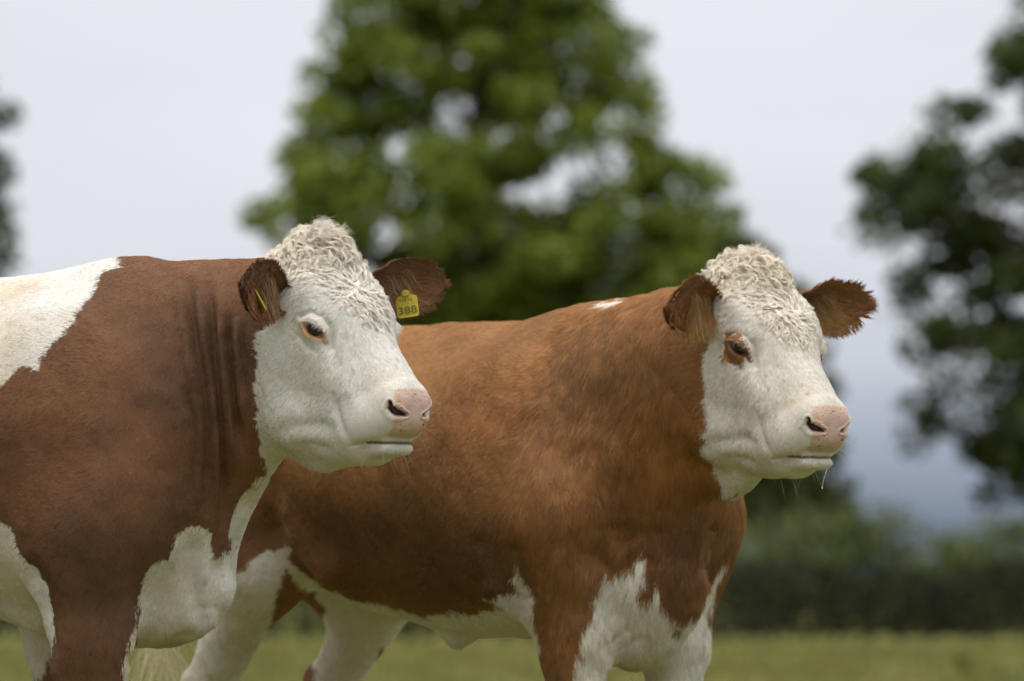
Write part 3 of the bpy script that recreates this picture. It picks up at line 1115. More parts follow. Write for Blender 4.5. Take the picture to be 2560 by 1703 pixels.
rear = Cow(key='rear', throat=(.200, 0, -.358), mound=((-.006, 0, -.024), (.050, .056, .046)), apex=(-.045, .0, .020), head_var=.018, yaw=rad(-50), loc=(.165, 12.35, 0), poll=px_world(1886, 688, 11.95), head_yaw=-54, head_pitch=41, head_roll=0, hs=1.05,
           top=1.365, rump=-.01, sh_x=.12, withers=.10, leg_w=.070,
           extra=[Ell((.15, 0, .79), (.18, .12, .18), .06), Ell((.0, 0, .80), (.30, .16, .13), .06), Ell((-.45, 0, .682), (.058, .030, .046), .035),
                  Cone((.31, 0, 1.02), (.28, 0, .76), .050, .045, .05), Cone((-.74, -.25, .98), (-.62, -.22, .82), .05, .04, .06), Cone((-.74, .25, .98), (-.62, .22, .82), .05, .04, .06)],
           fore_x=.10, fore_y=.15, leg_r=0.02, leg_l=.0, hind_r=.0, hind_l=-.03, neck=NECK(0, .10, 1.25), neck_k=.05, folds=[], U=np.array([1., 0, 0]),
           clump=.22, knot_fwd=.006, mottle=.13, brown=(.200, .092, .030), white=(.545, .51, .45), lid=(.14, .06, .035), lid_up=1.15, face_len=.0125, seed=23, fur_len=.013, neck_len=.030,
           lock_len=.048, lock_tint=(1.06, 1.04, .99), knot=(.010, .062, .056), knot_dens=2100e3, knot_len=.038, knot_tint=(1.08, 1.03, .94),
           lash=(.62, .42, .26), n_whisk=34, ear_in=(.15, .068, .030), ear_hair=(.27, .120, .046), ear_tuft=(.42, .24, .08))


# ------------------------------------------------------------------ materials of the animals
def coat_skin_material():
    m, nt, b = new_mat('coat_skin')
    a = nt.nodes.new('ShaderNodeAttribute')
    a.attribute_name = 'coat'
    w = nt.nodes.new('ShaderNodeAttribute')
    w.attribute_name = 'wet'
    tcn = nt.nodes.new('ShaderNodeTexCoord')
    n = nt.nodes.new('ShaderNodeTexNoise')
    n.inputs['Scale'].default_value = 260
    n.inputs['Detail'].default_value = 4
    nt.links.new(tcn.outputs['Object'], n.inputs['Vector'])
    mr = nt.nodes.new('ShaderNodeMapRange')
    mr.inputs['To Min'].default_value = 0.82
    mr.inputs['To Max'].default_value = 1.18
    nt.links.new(n.outputs['Fac'], mr.inputs['Value'])
    sc = nt.nodes.new('ShaderNodeVectorMath')
    sc.operation = 'SCALE'
    nt.links.new(a.outputs['Color'], sc.inputs[0])
    nt.links.new(mr.outputs[0], sc.inputs['Scale'])
    nt.links.new(sc.outputs[0], b.inputs['Base Color'])
    r = nt.nodes.new('ShaderNodeMapRange')
    r.inputs['To Min'].default_value = 0.85
    r.inputs['To Max'].default_value = 0.24
    nt.links.new(w.outputs['Fac'], r.inputs['Value'])
    nt.links.new(r.outputs[0], b.inputs['Roughness'])
    v = nt.nodes.new('ShaderNodeTexVoronoi')
    v.inputs['Scale'].default_value = 420
    nt.links.new(tcn.outputs['Object'], v.inputs['Vector'])
    bp = nt.nodes.new('ShaderNodeBump')
    bp.inputs['Distance'].default_value = 0.0007
    nt.links.new(v.outputs['Distance'], bp.inputs['Height'])
    nt.links.new(w.outputs['Fac'], bp.inputs['Strength'])
    nt.links.new(bp.outputs[0], b.inputs['Normal'])
    b.inputs['Specular IOR Level'].default_value = 0.3
    return m


def hair_material():
    m, nt, b = new_mat('animal_hair')
    a = nt.nodes.new('ShaderNodeAttribute')
    a.attribute_name = 'hair_colour'
    nt.links.new(a.outputs['Color'], b.inputs['Base Color'])
    b.inputs['Roughness'].default_value = 0.5
    b.inputs['Specular IOR Level'].default_value = 0.25
    tr = nt.nodes.new('ShaderNodeBsdfTranslucent')
    nt.links.new(a.outputs['Color'], tr.inputs['Color'])
    mx = nt.nodes.new('ShaderNodeMixShader')
    mx.inputs[0].default_value = 0.35
    nt.links.new(b.outputs[0], mx.inputs[1])
    nt.links.new(tr.outputs[0], mx.inputs[2])
    nt.links.new(mx.outputs[0], nt.nodes['Material Output'].inputs['Surface'])
    return m


def coat_material():
    """short lying coat: each hair is lit by the skin it lies on"""
    m, nt, b = new_mat('short_coat')
    nt.nodes.remove(b)
    a = nt.nodes.new('ShaderNodeAttribute')
    a.attribute_name = 'hair_colour'
    nn = nt.nodes.new('ShaderNodeAttribute')
    nn.attribute_name = 'skin_normal'
    vt = nt.nodes.new('ShaderNodeVectorTransform')
    vt.vector_type = 'NORMAL'
    vt.convert_from, vt.convert_to = 'OBJECT', 'WORLD'
    nt.links.new(nn.outputs['Vector'], vt.inputs[0])
    ng = nt.nodes.new('ShaderNodeVectorMath')
    ng.operation = 'SCALE'
    ng.inputs['Scale'].default_value = -1
    nt.links.new(vt.outputs[0], ng.inputs[0])
    d = nt.nodes.new('ShaderNodeBsdfDiffuse')
    t = nt.nodes.new('ShaderNodeBsdfTranslucent')
    sc = nt.nodes.new('ShaderNodeVectorMath')
    sc.operation = 'SCALE'
    sc.inputs['Scale'].default_value = .70
    nt.links.new(a.outputs['Color'], sc.inputs[0])
    for x in (d, t):
        nt.links.new(sc.outputs[0], x.inputs['Color'])
    nt.links.new(vt.outputs[0], d.inputs['Normal'])
    nt.links.new(ng.outputs[0], t.inputs['Normal'])
    ad = nt.nodes.new('ShaderNodeAddShader')
    nt.links.new(d.outputs[0], ad.inputs[0])
    nt.links.new(t.outputs[0], ad.inputs[1])
    g = nt.nodes.new('ShaderNodeBsdfGlossy')
    g.inputs['Roughness'].default_value = .45
    g.inputs['Color'].default_value = (.9, .9, .9, 1)
    mx = nt.nodes.new('ShaderNodeMixShader')
    mx.inputs[0].default_value = COAT_GLOSS
    nt.links.new(ad.outputs[0], mx.inputs[1])
    nt.links.new(g.outputs[0], mx.inputs[2])
    nt.links.new(mx.outputs[0], nt.nodes['Material Output'].inputs['Surface'])
    return m


COAT_GLOSS = 0.035


def simple_mat(name, col, rough=0.6, spec=0.4, noise=None):
    m, nt, b = new_mat(name)
    b.inputs['Roughness'].default_value = rough
    b.inputs['Specular IOR Level'].default_value = spec
    if noise:
        tcn = nt.nodes.new('ShaderNodeTexCoord')
        n = nt.nodes.new('ShaderNodeTexNoise')
        n.inputs['Scale'].default_value = noise[0]
        n.inputs['Detail'].default_value = 5
        nt.links.new(tcn.outputs['Object'], n.inputs['Vector'])
        rp = nt.nodes.new('ShaderNodeValToRGB')
        rp.color_ramp.elements[0].position = 0.3
        rp.color_ramp.elements[1].position = 0.7
        rp.color_ramp.elements[0].color = (*[c * (1 - noise[1]) for c in col], 1)
        rp.color_ramp.elements[1].color = (*[min(1, c * (1 + noise[1])) for c in col], 1)
        nt.links.new(n.outputs['Fac'], rp.inputs[0])
        nt.links.new(rp.outputs[0], b.inputs['Base Color'])
    else:
        b.inputs['Base Color'].default_value = (*col, 1)
    return m


M_SKIN = coat_skin_material()
M_HAIR = hair_material()
M_COAT = coat_material()
M_TAG = simple_mat('tag_plastic', (.46, .37, .025), .45, .4, (90, .12))
M_INK = simple_mat('tag_print', (.16, .125, .015), .7)
M_HORN = simple_mat('hoof_horn', (.035, .028, .022), .5, .3, (40, .3))


def eye_material(iris):
    m, nt, b = new_mat('eye_wet')
    a = nt.nodes.new('ShaderNodeAttribute')
    a.attribute_name = 'coat'
    nt.links.new(a.outputs['Color'], b.inputs['Base Color'])
    b.inputs['Roughness'].default_value = 0.06
    b.inputs['Specular IOR Level'].default_value = 0.35
    b.inputs['Coat Weight'].default_value = 0.5
    b.inputs['Coat Roughness'].default_value = 0.03
    return m


M_EYE = eye_material(None)


def make_curves(name, P, rad0, col, parent, mat=M_HAIR, taper=None, nor=None):
    """P (n,k,3) points, rad0 (n,) root radius, col (n,3)"""
    n, k, _ = P.shape
    cu = bpy.data.hair_curves.new(name)
    cu.add_curves([k] * n)
    cu.attributes['position'].data.foreach_set('vector', np.ascontiguousarray(P, np.float32).ravel())
    t = np.linspace(0, 1, k)
    tp = (1 - .8 * t ** 1.5) if taper is None else taper(t)
    ra = cu.attributes.get('radius') or cu.attributes.new('radius', 'FLOAT', 'POINT')
    ra.data.foreach_set('value', np.ascontiguousarray(rad0[:, None] * tp[None], np.float32).ravel())
    ca = cu.attributes.new('hair_colour', 'FLOAT_COLOR', 'CURVE')
    ca.data.foreach_set('color', np.ascontiguousarray(np.concatenate([col, np.ones((n, 1))], 1), np.float32).ravel())
    if nor is not None:
        na = cu.attributes.new('skin_normal', 'FLOAT_VECTOR', 'CURVE')
        na.data.foreach_set('vector', np.ascontiguousarray(nor, np.float32).ravel())
    cu.materials.append(mat)
    o = bpy.data.objects.new(name, cu)
    COL.objects.link(o)
    o.parent = parent
    return o


def unit(v):
    return v / (np.linalg.norm(v, axis=-1, keepdims=True) + 1e-12)


def set_attr(me, name, arr, kind='FLOAT_COLOR'):
    a = me.attributes.new(name, kind, 'POINT')
    if kind == 'FLOAT_COLOR':
        arr = np.concatenate([arr, np.ones((len(arr), 1))], 1)
        a.data.foreach_set('color', np.ascontiguousarray(arr, np.float32).ravel())
    else:
        a.data.foreach_set('value', np.ascontiguousarray(arr, np.float32).ravel())


PAD_N = np.array((math.cos(rad(50)), 0, math.sin(rad(50))))
PAD_U = np.array((-math.sin(rad(50)), 0, math.cos(rad(50))))
PAD_C = np.array((.343, 0, -.118)) + PAD_N * .064


def cow_fields(c):
    """per-vertex white mask, colours, hair length, flow, density, curl"""
    p, N = c.B, c.N
    pat = PATTERN[c.key]
    R = np.array(pat['R'])
    q = c.to_head(p)
    Nh = N @ c.hR
    view = c.Rc.T @ np.array((0., -1., 0.))
    facing = N @ view > -0.12
    hd = ((q - np.array([.2, 0, -.13])) ** 2 / np.array([.30, .17, .23]) ** 2).sum(1) < 1
    hd2 = ((q - np.array([.2, 0, -.15])) ** 2 / np.array([.34, .20, .27]) ** 2).sum(1) < 1
    # side away from the camera takes the mirrored pattern
    mb = p * np.array((1, -1, 1))
    mh = c.from_head(q * np.array((1, -1, 1)))
    pp = np.where(facing[:, None], p, np.where(hd[:, None], mh, mb))
    uv = np.stack([pp @ R, pp[:, 2]], 1)
    uv += .006 * np.stack([fbm(p * 45, 2), fbm(p * 45 + 9, 2)], 1)
    sd_ = np.full(len(p), 9.)
    for k, poly in pat.items():
        if k.startswith('white'):
            x = poly_sd(uv, poly)
            if k == 'white_head':
                x = np.where(hd2, x, 9)
            sd_ = np.minimum(sd_, x)
    for k in ('eye_patch', 'spot'):
        if k in pat:
            x = poly_sd(uv, pat[k])
            if k == 'eye_patch':
                x = np.where(q[:, 1] < 0, x, 9)          # one eye only
            sd_ = np.maximum(sd_, -x)
    low = p[:, 2] < .40 + .03 * fbm(p * 9, 2)              # pale shanks
    sd_ = np.where(low, np.minimum(sd_, -.01), sd_)
    white = sd_ < 0
    c.sdw = sd_
    # colours
    n1 = fbm(p * 5 + 3, 3)
    n2 = fbm(p * 30, 2)
    n3 = fbm(p * np.array((11, 11, 6)) + 60, 3)
    br = np.array(c.brown)[None] * np.clip(1 + c.mottle * n1 + .5 * c.mottle * n3 + .10 * n2, .45, 1.7)[:, None]
    br *= 1 + np.clip(n1, -1, 1)[:, None] * np.array((.05, 0, -.04))
    wh = np.array(c.white)[None] * (1 - .07 * np.abs(n1) + .05 * n2)[:, None]
    soil = np.clip(fbm(p * 8 + 77, 4) * .8, 0, 1) * np.clip(1.25 - p[:, 2], .15, .6)
    wh = wh * (1 - soil[:, None] * np.array((.35, .45, .62)))
    stain = np.clip(fbm(p * 6 + 33, 3) - .1, 0, 1) * ~hd
    wh = wh * (1 - stain[:, None] * np.array((.10, .18, .34)))
    dirt = np.clip(fbm(q * 22 + 5, 3) * .9 - .15, 0, 1) * hd          # faint cream staining
    wh *= 1 - dirt[:, None] * np.array((.05, .10, .22))
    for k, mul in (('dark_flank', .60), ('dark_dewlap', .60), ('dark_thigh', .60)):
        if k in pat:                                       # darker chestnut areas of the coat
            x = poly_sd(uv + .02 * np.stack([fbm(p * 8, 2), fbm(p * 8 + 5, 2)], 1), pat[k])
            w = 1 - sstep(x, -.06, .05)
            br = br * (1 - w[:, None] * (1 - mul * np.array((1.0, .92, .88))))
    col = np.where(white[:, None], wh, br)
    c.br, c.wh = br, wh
    # muzzle pad
    r = q - PAD_C
    lat, vert, fw = np.abs(q[:, 1]), r @ PAD_U, r @ PAD_N
    lim = .0455 + .10 * np.clip(vert, -.05, .0)
    pd = np.maximum((lat - lim) / .0465, np.maximum((vert - .037) / .037, (-.050 - vert) / .05))
    pad = hd & (pd < .03 * fbm(q * 90, 2)) & (fw > -.035) & (q[:, 0] > .33) & (Nh @ PAD_N > .12)
    pink = np.array((.50, .345, .285))[None] * (1 + .10 * fbm(q * 60, 3))[:, None]
    spk = fbm(q * np.array((230, 230, 230)), 2)
    band = np.exp(-((vert - .022) / .013) ** 2)
    pink = np.where((spk > .95 - .35 * band)[:, None], np.array((.16, .13, .05)), pink)
    dk = fbm(q * 75 + 31, 2) > .75
    pink = np.where((dk & (vert < -.01))[:, None], np.array((.16, .085, .06)), pink)
    tan = np.exp(-((pd + .12) / .16) ** 2)[:, None]
    pink = pink * (1 - .4 * tan) + np.array((.48, .27, .16)) * .4 * tan
    nl = (q * (1, 0, 1) + np.abs(q) * (0, 1, 0) - NOSTRIL_C) @ NOSTRIL_M
    dn, t = poly_dist(nl[:, [0, 2]], [(-.017, -.008), (-.005, -.006), (.006, -.003), (.015, .006), (.016, .018)])
    innos = np.linalg.norm(np.abs(q) * (1, 1, 1) * np.sign((1, 1, 1)) * 0 + (q * (1, 0, 1) + np.abs(q) * (0, 1, 0) - NOSTRIL_C), axis=1) < .035
    inn = innos & (dn < np.interp(t, [0, .3, .6, 1], [.003, .0056, .0064, .0026]) * .95)
    # darker colour along the mouth line
    lipd, lt = poly_dist(q[:, [0, 2]], MOUTH)
    lip = hd & (lipd < .0022) & (q[:, 0] > .33) & (lt > .30)
    # lids
    qe = q * (1, 0, 1) + np.abs(q) * (0, 1, 0) - EYE_C
    el = qe @ EYE_M
    ring = np.sqrt(((el[:, 0] - .003) / .031) ** 2 + ((el[:, 2] + .003) / .0165) ** 2) + .10 * fbm(q * 160, 2)
    duct, _ = poly_dist(el[:, [0, 2]], [(.022, -.004), (.036, -.013)])
    lid = hd & (np.linalg.norm(qe, axis=1) < .05) & ((ring < 1) | (duct < .006))
    lw = np.clip((1.02 - np.where(el[:, 2] > .004, ring * c.lid_up, ring)) / .22, 0, 1)
    lw = np.maximum(lw, np.clip((.008 - duct) / .005, 0, 1)) * lid
    lw = np.maximum(lw, (ring < .62) * lid)
    col = col * (1 - lw[:, None]) + np.array(c.lid)[None] * (1 + .15 * n2)[:, None] * lw[:, None]
    pw = (1 - sstep(pd + .05 * fbm(q * 70, 2), -.10, .07)) * (hd & (fw > -.040) & (q[:, 0] > .325)) * sstep(Nh @ PAD_N, -.05, .22)
    col = col * (1 - pw[:, None]) + pink * pw[:, None]
    col = np.where(inn[:, None], np.array((.07, .03, .03)), col)
    col = np.where(lip[:, None], np.array((.17, .125, .08)), col)
    hoof = p[:, 2] < .075
    col = np.where(hoof[:, None], np.array((.04, .032, .026)), col)
    c.plain = ~(lid | pad | inn | lip | hoof) & (pw < .02)
    c.col = col
    wet = np.where(pad | inn, 1., np.where(lid | lip, .4, 0.))
    c.wet = wet
    # ---- hair fields
    bald = pad | inn | lip | (lid & (ring < .75))
    L = np.full(len(p), c.fur_len)
    neck = np.clip((p[:, 0] - .05) / .12, 0, 1) * ~hd
    L = L * (1 - neck) + c.neck_len * neck
    hdw = hd.astype(float)
    L = np.where(hd, c.face_len, L)
    crown = np.clip(1.25 - np.sqrt(((q[:, 0] - .085) / .115) ** 2 + (q[:, 1] / np.clip(.080 - .22 * (q[:, 0] - .04), .040, .080)) ** 2), 0, 1) * np.clip(Nh[:, 2] * 2.2 - .25, 0, 1)
    upn = Nh @ np.array((-.643, 0, .766))
    pollz = np.clip(1.3 - np.sqrt(((q[:, 0] + .005) / .075) ** 2 + (q[:, 1] / .070) ** 2), 0, 1) * (q[:, 2] > -.075) * (upn > -.35)
    hd = hd | (pollz > .2)
    crown = np.maximum(crown, pollz) * hd
    crown = np.clip(crown * 3, 0, 1)
    bridge = hd & (q[:, 0] > .18) & (Nh[:, 2] > .25) & (q[:, 0] < .36)
    L = np.where(bridge, .013, L)
    muz = hd & (q[:, 0] > .315)
    L = np.where(hd, L * (1 - .55 * sstep(q[:, 0], .25, .36)), L)
    L = np.where(lid, .004, L)
    L = np.where(bald, 0, L)
    c.L = L
    c.crown = crown
    flow = np.tile(np.array((-1., 0, -.50)), (len(p), 1))
    flow = flow * (1 - neck)[:, None] + np.array((-.22, 0, -1.)) * neck[:, None]
    leg = np.clip((.85 - p[:, 2]) / .2, 0, 1)[:, None]
    flow = flow * (1 - leg) + np.array((-.1, 0, -1.)) * leg
    dx = q[:, 0] - .125
    f1 = np.stack([dx * 1.2 + .02 * np.sign(dx), q[:, 1] * 1.5, 0 * dx], 1)
    f1 = unit(f1)
    f2 = np.tile(np.array((-.30, 0, -1.)), (len(p), 1))
    k = np.clip(Nh[:, 2] * 1.6, 0, 1)[:, None]
    fh = f1 * k + f2 * (1 - k)
    flow = np.where(hd[:, None], fh @ c.hR.T, flow)
    ang = .28 * fbm(p * 7 + 40, 2) + crown * .8 * fbm(p * 34, 2)
    flow = flow - N * (flow * N).sum(1, keepdims=True)
    flow = unit(flow)
    side = np.cross(N, flow)
    flow = flow * np.cos(ang)[:, None] + side * np.sin(ang)[:, None]
    c.flow = flow
    # density (hairs per square metre)
    see = (p[:, 2] > .45) & (p[:, 0] > -1.3) & facing
    D = np.where(see, 130e3, 16e3)
    D = np.where(hd, 330e3, D)
    D = np.where(hd & ~facing, 60e3, D)
    D = np.where(bald, 0, D)
    D = D * (1 - .6 * crown)
    if c.key == 'front':
        D = np.where((p[:, 0] < -.42) & ~hd, 12e3, D)
    c.D = D
    c.head_mask = hd


def sample_roots(c, V, N, D, rng, only=None):
    T = c.T
    a = np.linalg.norm(np.cross(V[T[:, 1]] - V[T[:, 0]], V[T[:, 2]] - V[T[:, 0]]), axis=1) / 2
    w = a * D[T].min(1)
    n = int(w.sum())
    cw = np.cumsum(w)
    tri = np.searchsorted(cw, rng.uniform(0, cw[-1], n))
    r1, r2 = np.sqrt(rng.uniform(0, 1, n)), rng.uniform(0, 1, n)
    b = np.stack([1 - r1, r1 * (1 - r2), r1 * r2], 1)

    def interp(A):
        x = A[T[tri]]
        return (x * (b[:, :, None] if A.ndim == 2 else b)).sum(1)
    pick = T[tri, np.argmax(b, 1)]
    return interp, pick, n


def nearest(G, P):
    kd = kdtree.KDTree(len(G))
    for i, g in enumerate(G):
        kd.insert(g, i)
    kd.balance()
    f = kd.find
    return np.fromiter((f(x)[1] for x in P), np.int64, len(P))


def grow_coat(c, parent):
    rng = np.random.default_rng(c.seed)
    V, N = c.V, vert_normals(c.V, c.T)
    interp, pick, n = sample_roots(c, V, N, c.D, rng)
    root, nor = interp(V), unit(interp(N))
    flow = interp(c.flow)
    flow = unit(flow - nor * (flow * nor).sum(1, keepdims=True))
    L = interp(c.L) * rng.uniform(.7, 1.25, n)
    sdr = interp(c.sdw) + rng.normal(0, .0028, n)
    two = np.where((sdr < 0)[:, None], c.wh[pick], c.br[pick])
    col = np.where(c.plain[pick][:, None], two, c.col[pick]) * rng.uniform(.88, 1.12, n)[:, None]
    hd = c.head_mask[pick]
    # tufts
    ng = n // 14
    gi = rng.choice(n, ng, replace=False)
    g = nearest(root[gi], root)
    gj = rng.normal(0, 1, ng) * .07
    ang = gj[g] * np.where(hd, 2, 1) + rng.normal(0, .12, n)
    col = col * (1 + np.where(sdr < 0, .05, np.where(L > .018, .11, .06)) * rng.normal(0, 1, ng)[g])[:, None].clip(.5, 1.6)
    side = np.cross(nor, flow)
    fl = flow * np.cos(ang)[:, None] + side * np.sin(ang)[:, None]
    lift = np.clip(rng.normal(.17, .06, n), .05, .5) * np.where(hd, 1.4, 1)
    K = 5
    s = np.linspace(0, 1, K)
    P = root[:, None] + L[:, None, None] * (fl[:, None] * s[None, :, None]
        + nor[:, None] * (lift[:, None] * (s - .62 * s ** 2)[None])[..., None])
    off = (root[gi][g] - root)
    cl = np.where(hd, .30, c.clump)[:, None, None] * (s ** 1.2)[None, :, None]
    lim = np.clip(1 - np.linalg.norm(off, axis=1) / .02, 0, 1)[:, None, None]
    P = P + off[:, None] * cl * lim
    wv = np.sin(s[None] * 5 + rng.uniform(0, 6.28, n)[:, None]) * s[None] * .08 * L[:, None]
    P = P + side[:, None] * wv[..., None]
    P = P - nor[:, None] * .0006
    keep = L > .002
    rd = np.where(hd, .00030, .00042)
    tj = rng.normal(0, 1, (ng, 3))[g] * np.where(hd, .13, .12)[:, None]
    nj = unit(nor + tj + .08 * rng.normal(0, 1, nor.shape))
    return make_curves('coat', P[keep], rd[keep], col[keep], parent, M_COAT, None, nj[keep])


def grow_locks(c, parent):
    """wavy forehead locks and the curly topknot"""
    rng = np.random.default_rng(c.seed + 5)
    V, N = c.V, vert_normals(c.V, c.T)
    q = c.to_head(c.V)
    out = []
    up_h = c.hR.T @ np.array((0, 0, 1.))
    # ---- locks lying in waves on the forehead and in loops on the poll
    D = c.crown * 760e3
    interp, pick, n = sample_roots(c, V, N, D, rng)
    root, nor = interp(V), unit(interp(N))
    flow = interp(c.flow)
    flow = unit(flow - nor * (flow * nor).sum(1, keepdims=True))
    ng = n // 30
    gi = rng.choice(n, ng, replace=False)
    gR, gN, gF = root[gi], nor[gi], flow[gi]
    qg = c.to_head(gR)
    pw = 1 - sstep(qg[:, 0], .015, .075)                   # 1 on the poll, 0 on the forehead
    apex = np.array(c.apex)
    fall = (qg - apex) * np.array((1, 1, .4)) + rng.normal(0, .030, (ng, 3))
    fall = unit(fall) @ c.hR.T
    gF = gF * (1 - pw)[:, None] + fall * pw[:, None]
    gF = unit(gF - gN * (gF * gN).sum(1, keepdims=True))
    K = 12
    s = np.linspace(0, 1, K)
    qh = qg
    Lg = c.lock_len * rng.uniform(.75, 1.3, ng) * np.interp(qh[:, 0], [-.02, .05, .10, .20], [1.35, 1.2, .9, .4]) * np.clip(1.1 - (qh[:, 1] / .085) ** 2, .45, 1)
    gS = np.cross(gN, gF)
    dr = rng.normal(0, .35, ng)
    ph = rng.uniform(0, 6.28, ng)
    cyc = rng.uniform(.7, 1.25, ng)
    A = rng.uniform(.35, 1.0, ng) * (1 + .9 * pw)
    al = dr[:, None] + A[:, None] * np.sin(2 * math.pi * cyc[:, None] * s[None] + ph[:, None])
    be = (.42 + .18 * pw)[:, None] * (1 - 1.9 * s)[None] + (.22 + .30 * pw)[:, None] * np.cos(2 * math.pi * cyc[:, None] * s[None] + ph[:, None])
    d = (gF[:, None] * (np.cos(al) * np.cos(be))[..., None] + gS[:, None] * (np.sin(al) * np.cos(be))[..., None] + gN[:, None] * np.sin(be)[..., None])
    path = np.concatenate([np.zeros((ng, 1, 3)), np.cumsum(d[:, :-1] * (Lg / (K - 1))[:, None, None], 1)], 1)
    g = nearest(gR, root)
    off = root - gR[g]
    sc = rng.uniform(.8, 1.08, n)[:, None, None]
    P = root[:, None] + path[g] * sc - off[:, None] * (.66 * np.minimum(1, s * 2.2) ** .8)[None, :, None]
    P = P + rng.normal(0, .0012, (n, 1, 3)) * s[None, :, None] + rng.normal(0, .0004, (n, K, 3)) * s[None, :, None]
    cw = pw[g][:, None]
    tint = np.array(c.lock_tint) * (1 - cw) + np.array(c.knot_tint) * cw
    col = np.array(c.white) * (rng.uniform(.86, 1.10, ng)[g] * rng.uniform(.9, 1.08, n))[:, None] * tint
    nj = unit(nor + .30 * rng.normal(0, 1, (ng, 3))[g] + .12 * rng.normal(0, 1, nor.shape))
    out.append(make_curves('forehead_curls', P, np.full(n, .00027), col, parent, M_COAT, None, nj))
    # ---- topknot
    x, y, z = q.T
    nh = N @ c.hR
    rr = np.sqrt(((x - c.knot[0]) / c.knot[1]) ** 2 + (y / c.knot[2]) ** 2)
    tk = np.clip(2.6 - 2.2 * rr, 0, 1) * ((z > -.10) & (nh @ np.array((-.6, 0, .8)) > -.1))
    interp, pick, n = sample_roots(c, V, N, tk * c.knot_dens * .16, rng)
    root, nor = interp(V), unit(interp(N))
    ng = max(30, n // 14)
    gi = rng.choice(n, ng, replace=False)
    gR, gN = root[gi], nor[gi]
    up = np.array((0, 0, 1.))
    ctr = c.from_head((c.knot[0] - .015, 0, -.02))
    fwd = c.hR @ np.array((1., 0, .4))
    outv = (gR - ctr) * np.array((1, 1, 0))
    lat = c.hR @ np.array((0, 1., 0))
    outv = outv - .45 * (outv @ lat)[:, None] * lat
    r = np.linalg.norm(outv, axis=1)
    outv = unit(outv + rng.normal(0, .022, (ng, 3)) * np.array((1, 1, 0)) + c.knot_fwd * fwd * np.array((1, 1, 0)))
    K = 18
    s = np.linspace(0, 1, K)
    Lg = c.knot_len * rng.uniform(.6, 1.3, ng) * np.clip(1.25 - r / .10, .55, 1.2)
    bend = np.clip(.45 + r / .06, .4, 1.2)
    th = np.radians(5 + (112 * bend + rng.normal(0, 22, ng))[:, None] * (s[None] ** .8))
    main = up * np.cos(th)[..., None] + outv[:, None] * np.sin(th)[..., None]
    sv = unit(np.cross(up, outv))[:, None]
    e2 = np.cross(main, sv)
    om = rng.uniform(1.0, 1.8, ng)[:, None] * 2 * math.pi * rng.choice([-1, 1], ng)[:, None]
    ph = rng.uniform(0, 6.28, ng)[:, None]
    B = rng.uniform(.8, 1.2, ng)[:, None] * np.clip(s[None] * 3.0, .1, 1)
    hx = np.cos(om * s[None] + ph)[..., None] * sv + .7 * np.sin(om * s[None] + ph)[..., None] * e2
    d = unit(main * np.cos(B)[..., None] + hx * np.sin(B)[..., None])
    path = np.concatenate([np.zeros((ng, 1, 3)), np.cumsum(d[:, :-1] * (Lg / (K - 1))[:, None, None], 1)], 1)
    g = nearest(gR, root)
    off = root - gR[g]
    sc = rng.uniform(.85, 1.1, n)[:, None, None]
    P = root[:, None] + path[g] * sc - off[:, None] * (.62 * np.minimum(1, s * 2.0))[None, :, None]
    P = P + rng.normal(0, .0027, (n, 1, 3)) * np.minimum(1, s * 1.5)[None, :, None]
    stray = rng.uniform(0, 1, n) < .06
    P[stray] += rng.normal(0, .011, (stray.sum(), 1, 3)) * (s ** 1.5)[None, :, None]
    col = np.array(c.white) * (rng.uniform(.80, 1.08, ng)[g] * rng.uniform(.86, 1.1, n))[:, None] * np.array(c.knot_tint)
    nj = unit(P[:, 10] - ctr)
    nj = unit(nj + .50 * rng.normal(0, 1, (ng, 3))[g] + .15 * rng.normal(0, 1, nj.shape))
    out.append(make_curves('forelock', P, np.full(n, .00026), col, parent, M_COAT, None, nj))
    return out


# ------------------------------------------------------------------ eyes, ears, tags, lashes, whiskers
def make_eye(c, i, parent):
    cen = c.eyes[i]
    y = (-1, 1)[i]
    ax = EYE_M[:, 1] * (1, y, 1)
    t = EYE_M[:, 0] * (1, y, 1)
    u = EYE_M[:, 2] * (1, y, 1)
    nu, nv = 40, 28
    v, f = [], []
    r = EYE_R
    for a in range(nv + 1):
        th = math.pi * a / nv
        for b in range(nu):
            ph = 2 * math.pi * b / nu
            bulge = 1 + .07 * math.exp(-(th / .45) ** 2)
            v.append(r * bulge * (math.cos(th) * ax + math.sin(th) * (math.cos(ph) * t + math.sin(ph) * u)))
    for a in range(nv):
        for b in range(nu):
            f.append((a * nu + b, a * nu + (b + 1) % nu, (a + 1) * nu + (b + 1) % nu, (a + 1) * nu + b))
    v = np.array(v)
    me = mesh_from('eye', c.from_head(v + cen), f)
    th = np.degrees(np.arccos(np.clip(unit(v) @ ax, -1, 1)))
    x, z = v @ t / r, v @ u / r
    pup = (np.abs(x) / .42) ** 2 + (np.abs(z) / .24) ** 2 < 1
    k = np.clip((th - 47) / 6, 0, 1)[:, None]
    col = np.where(pup[:, None], (.004, .004, .006), np.array((.018, .010, .007))) * (1 - k) + np.array((.30, .22, .23)) * k
    pinkc = np.clip((x - .72) / .2, 0, 1)[:, None]
    col = col * (1 - pinkc) + np.array((.35, .14, .12)) * pinkc
    set_attr(me, 'coat', col)
    return link_mesh('eye', me, M_EYE, parent)


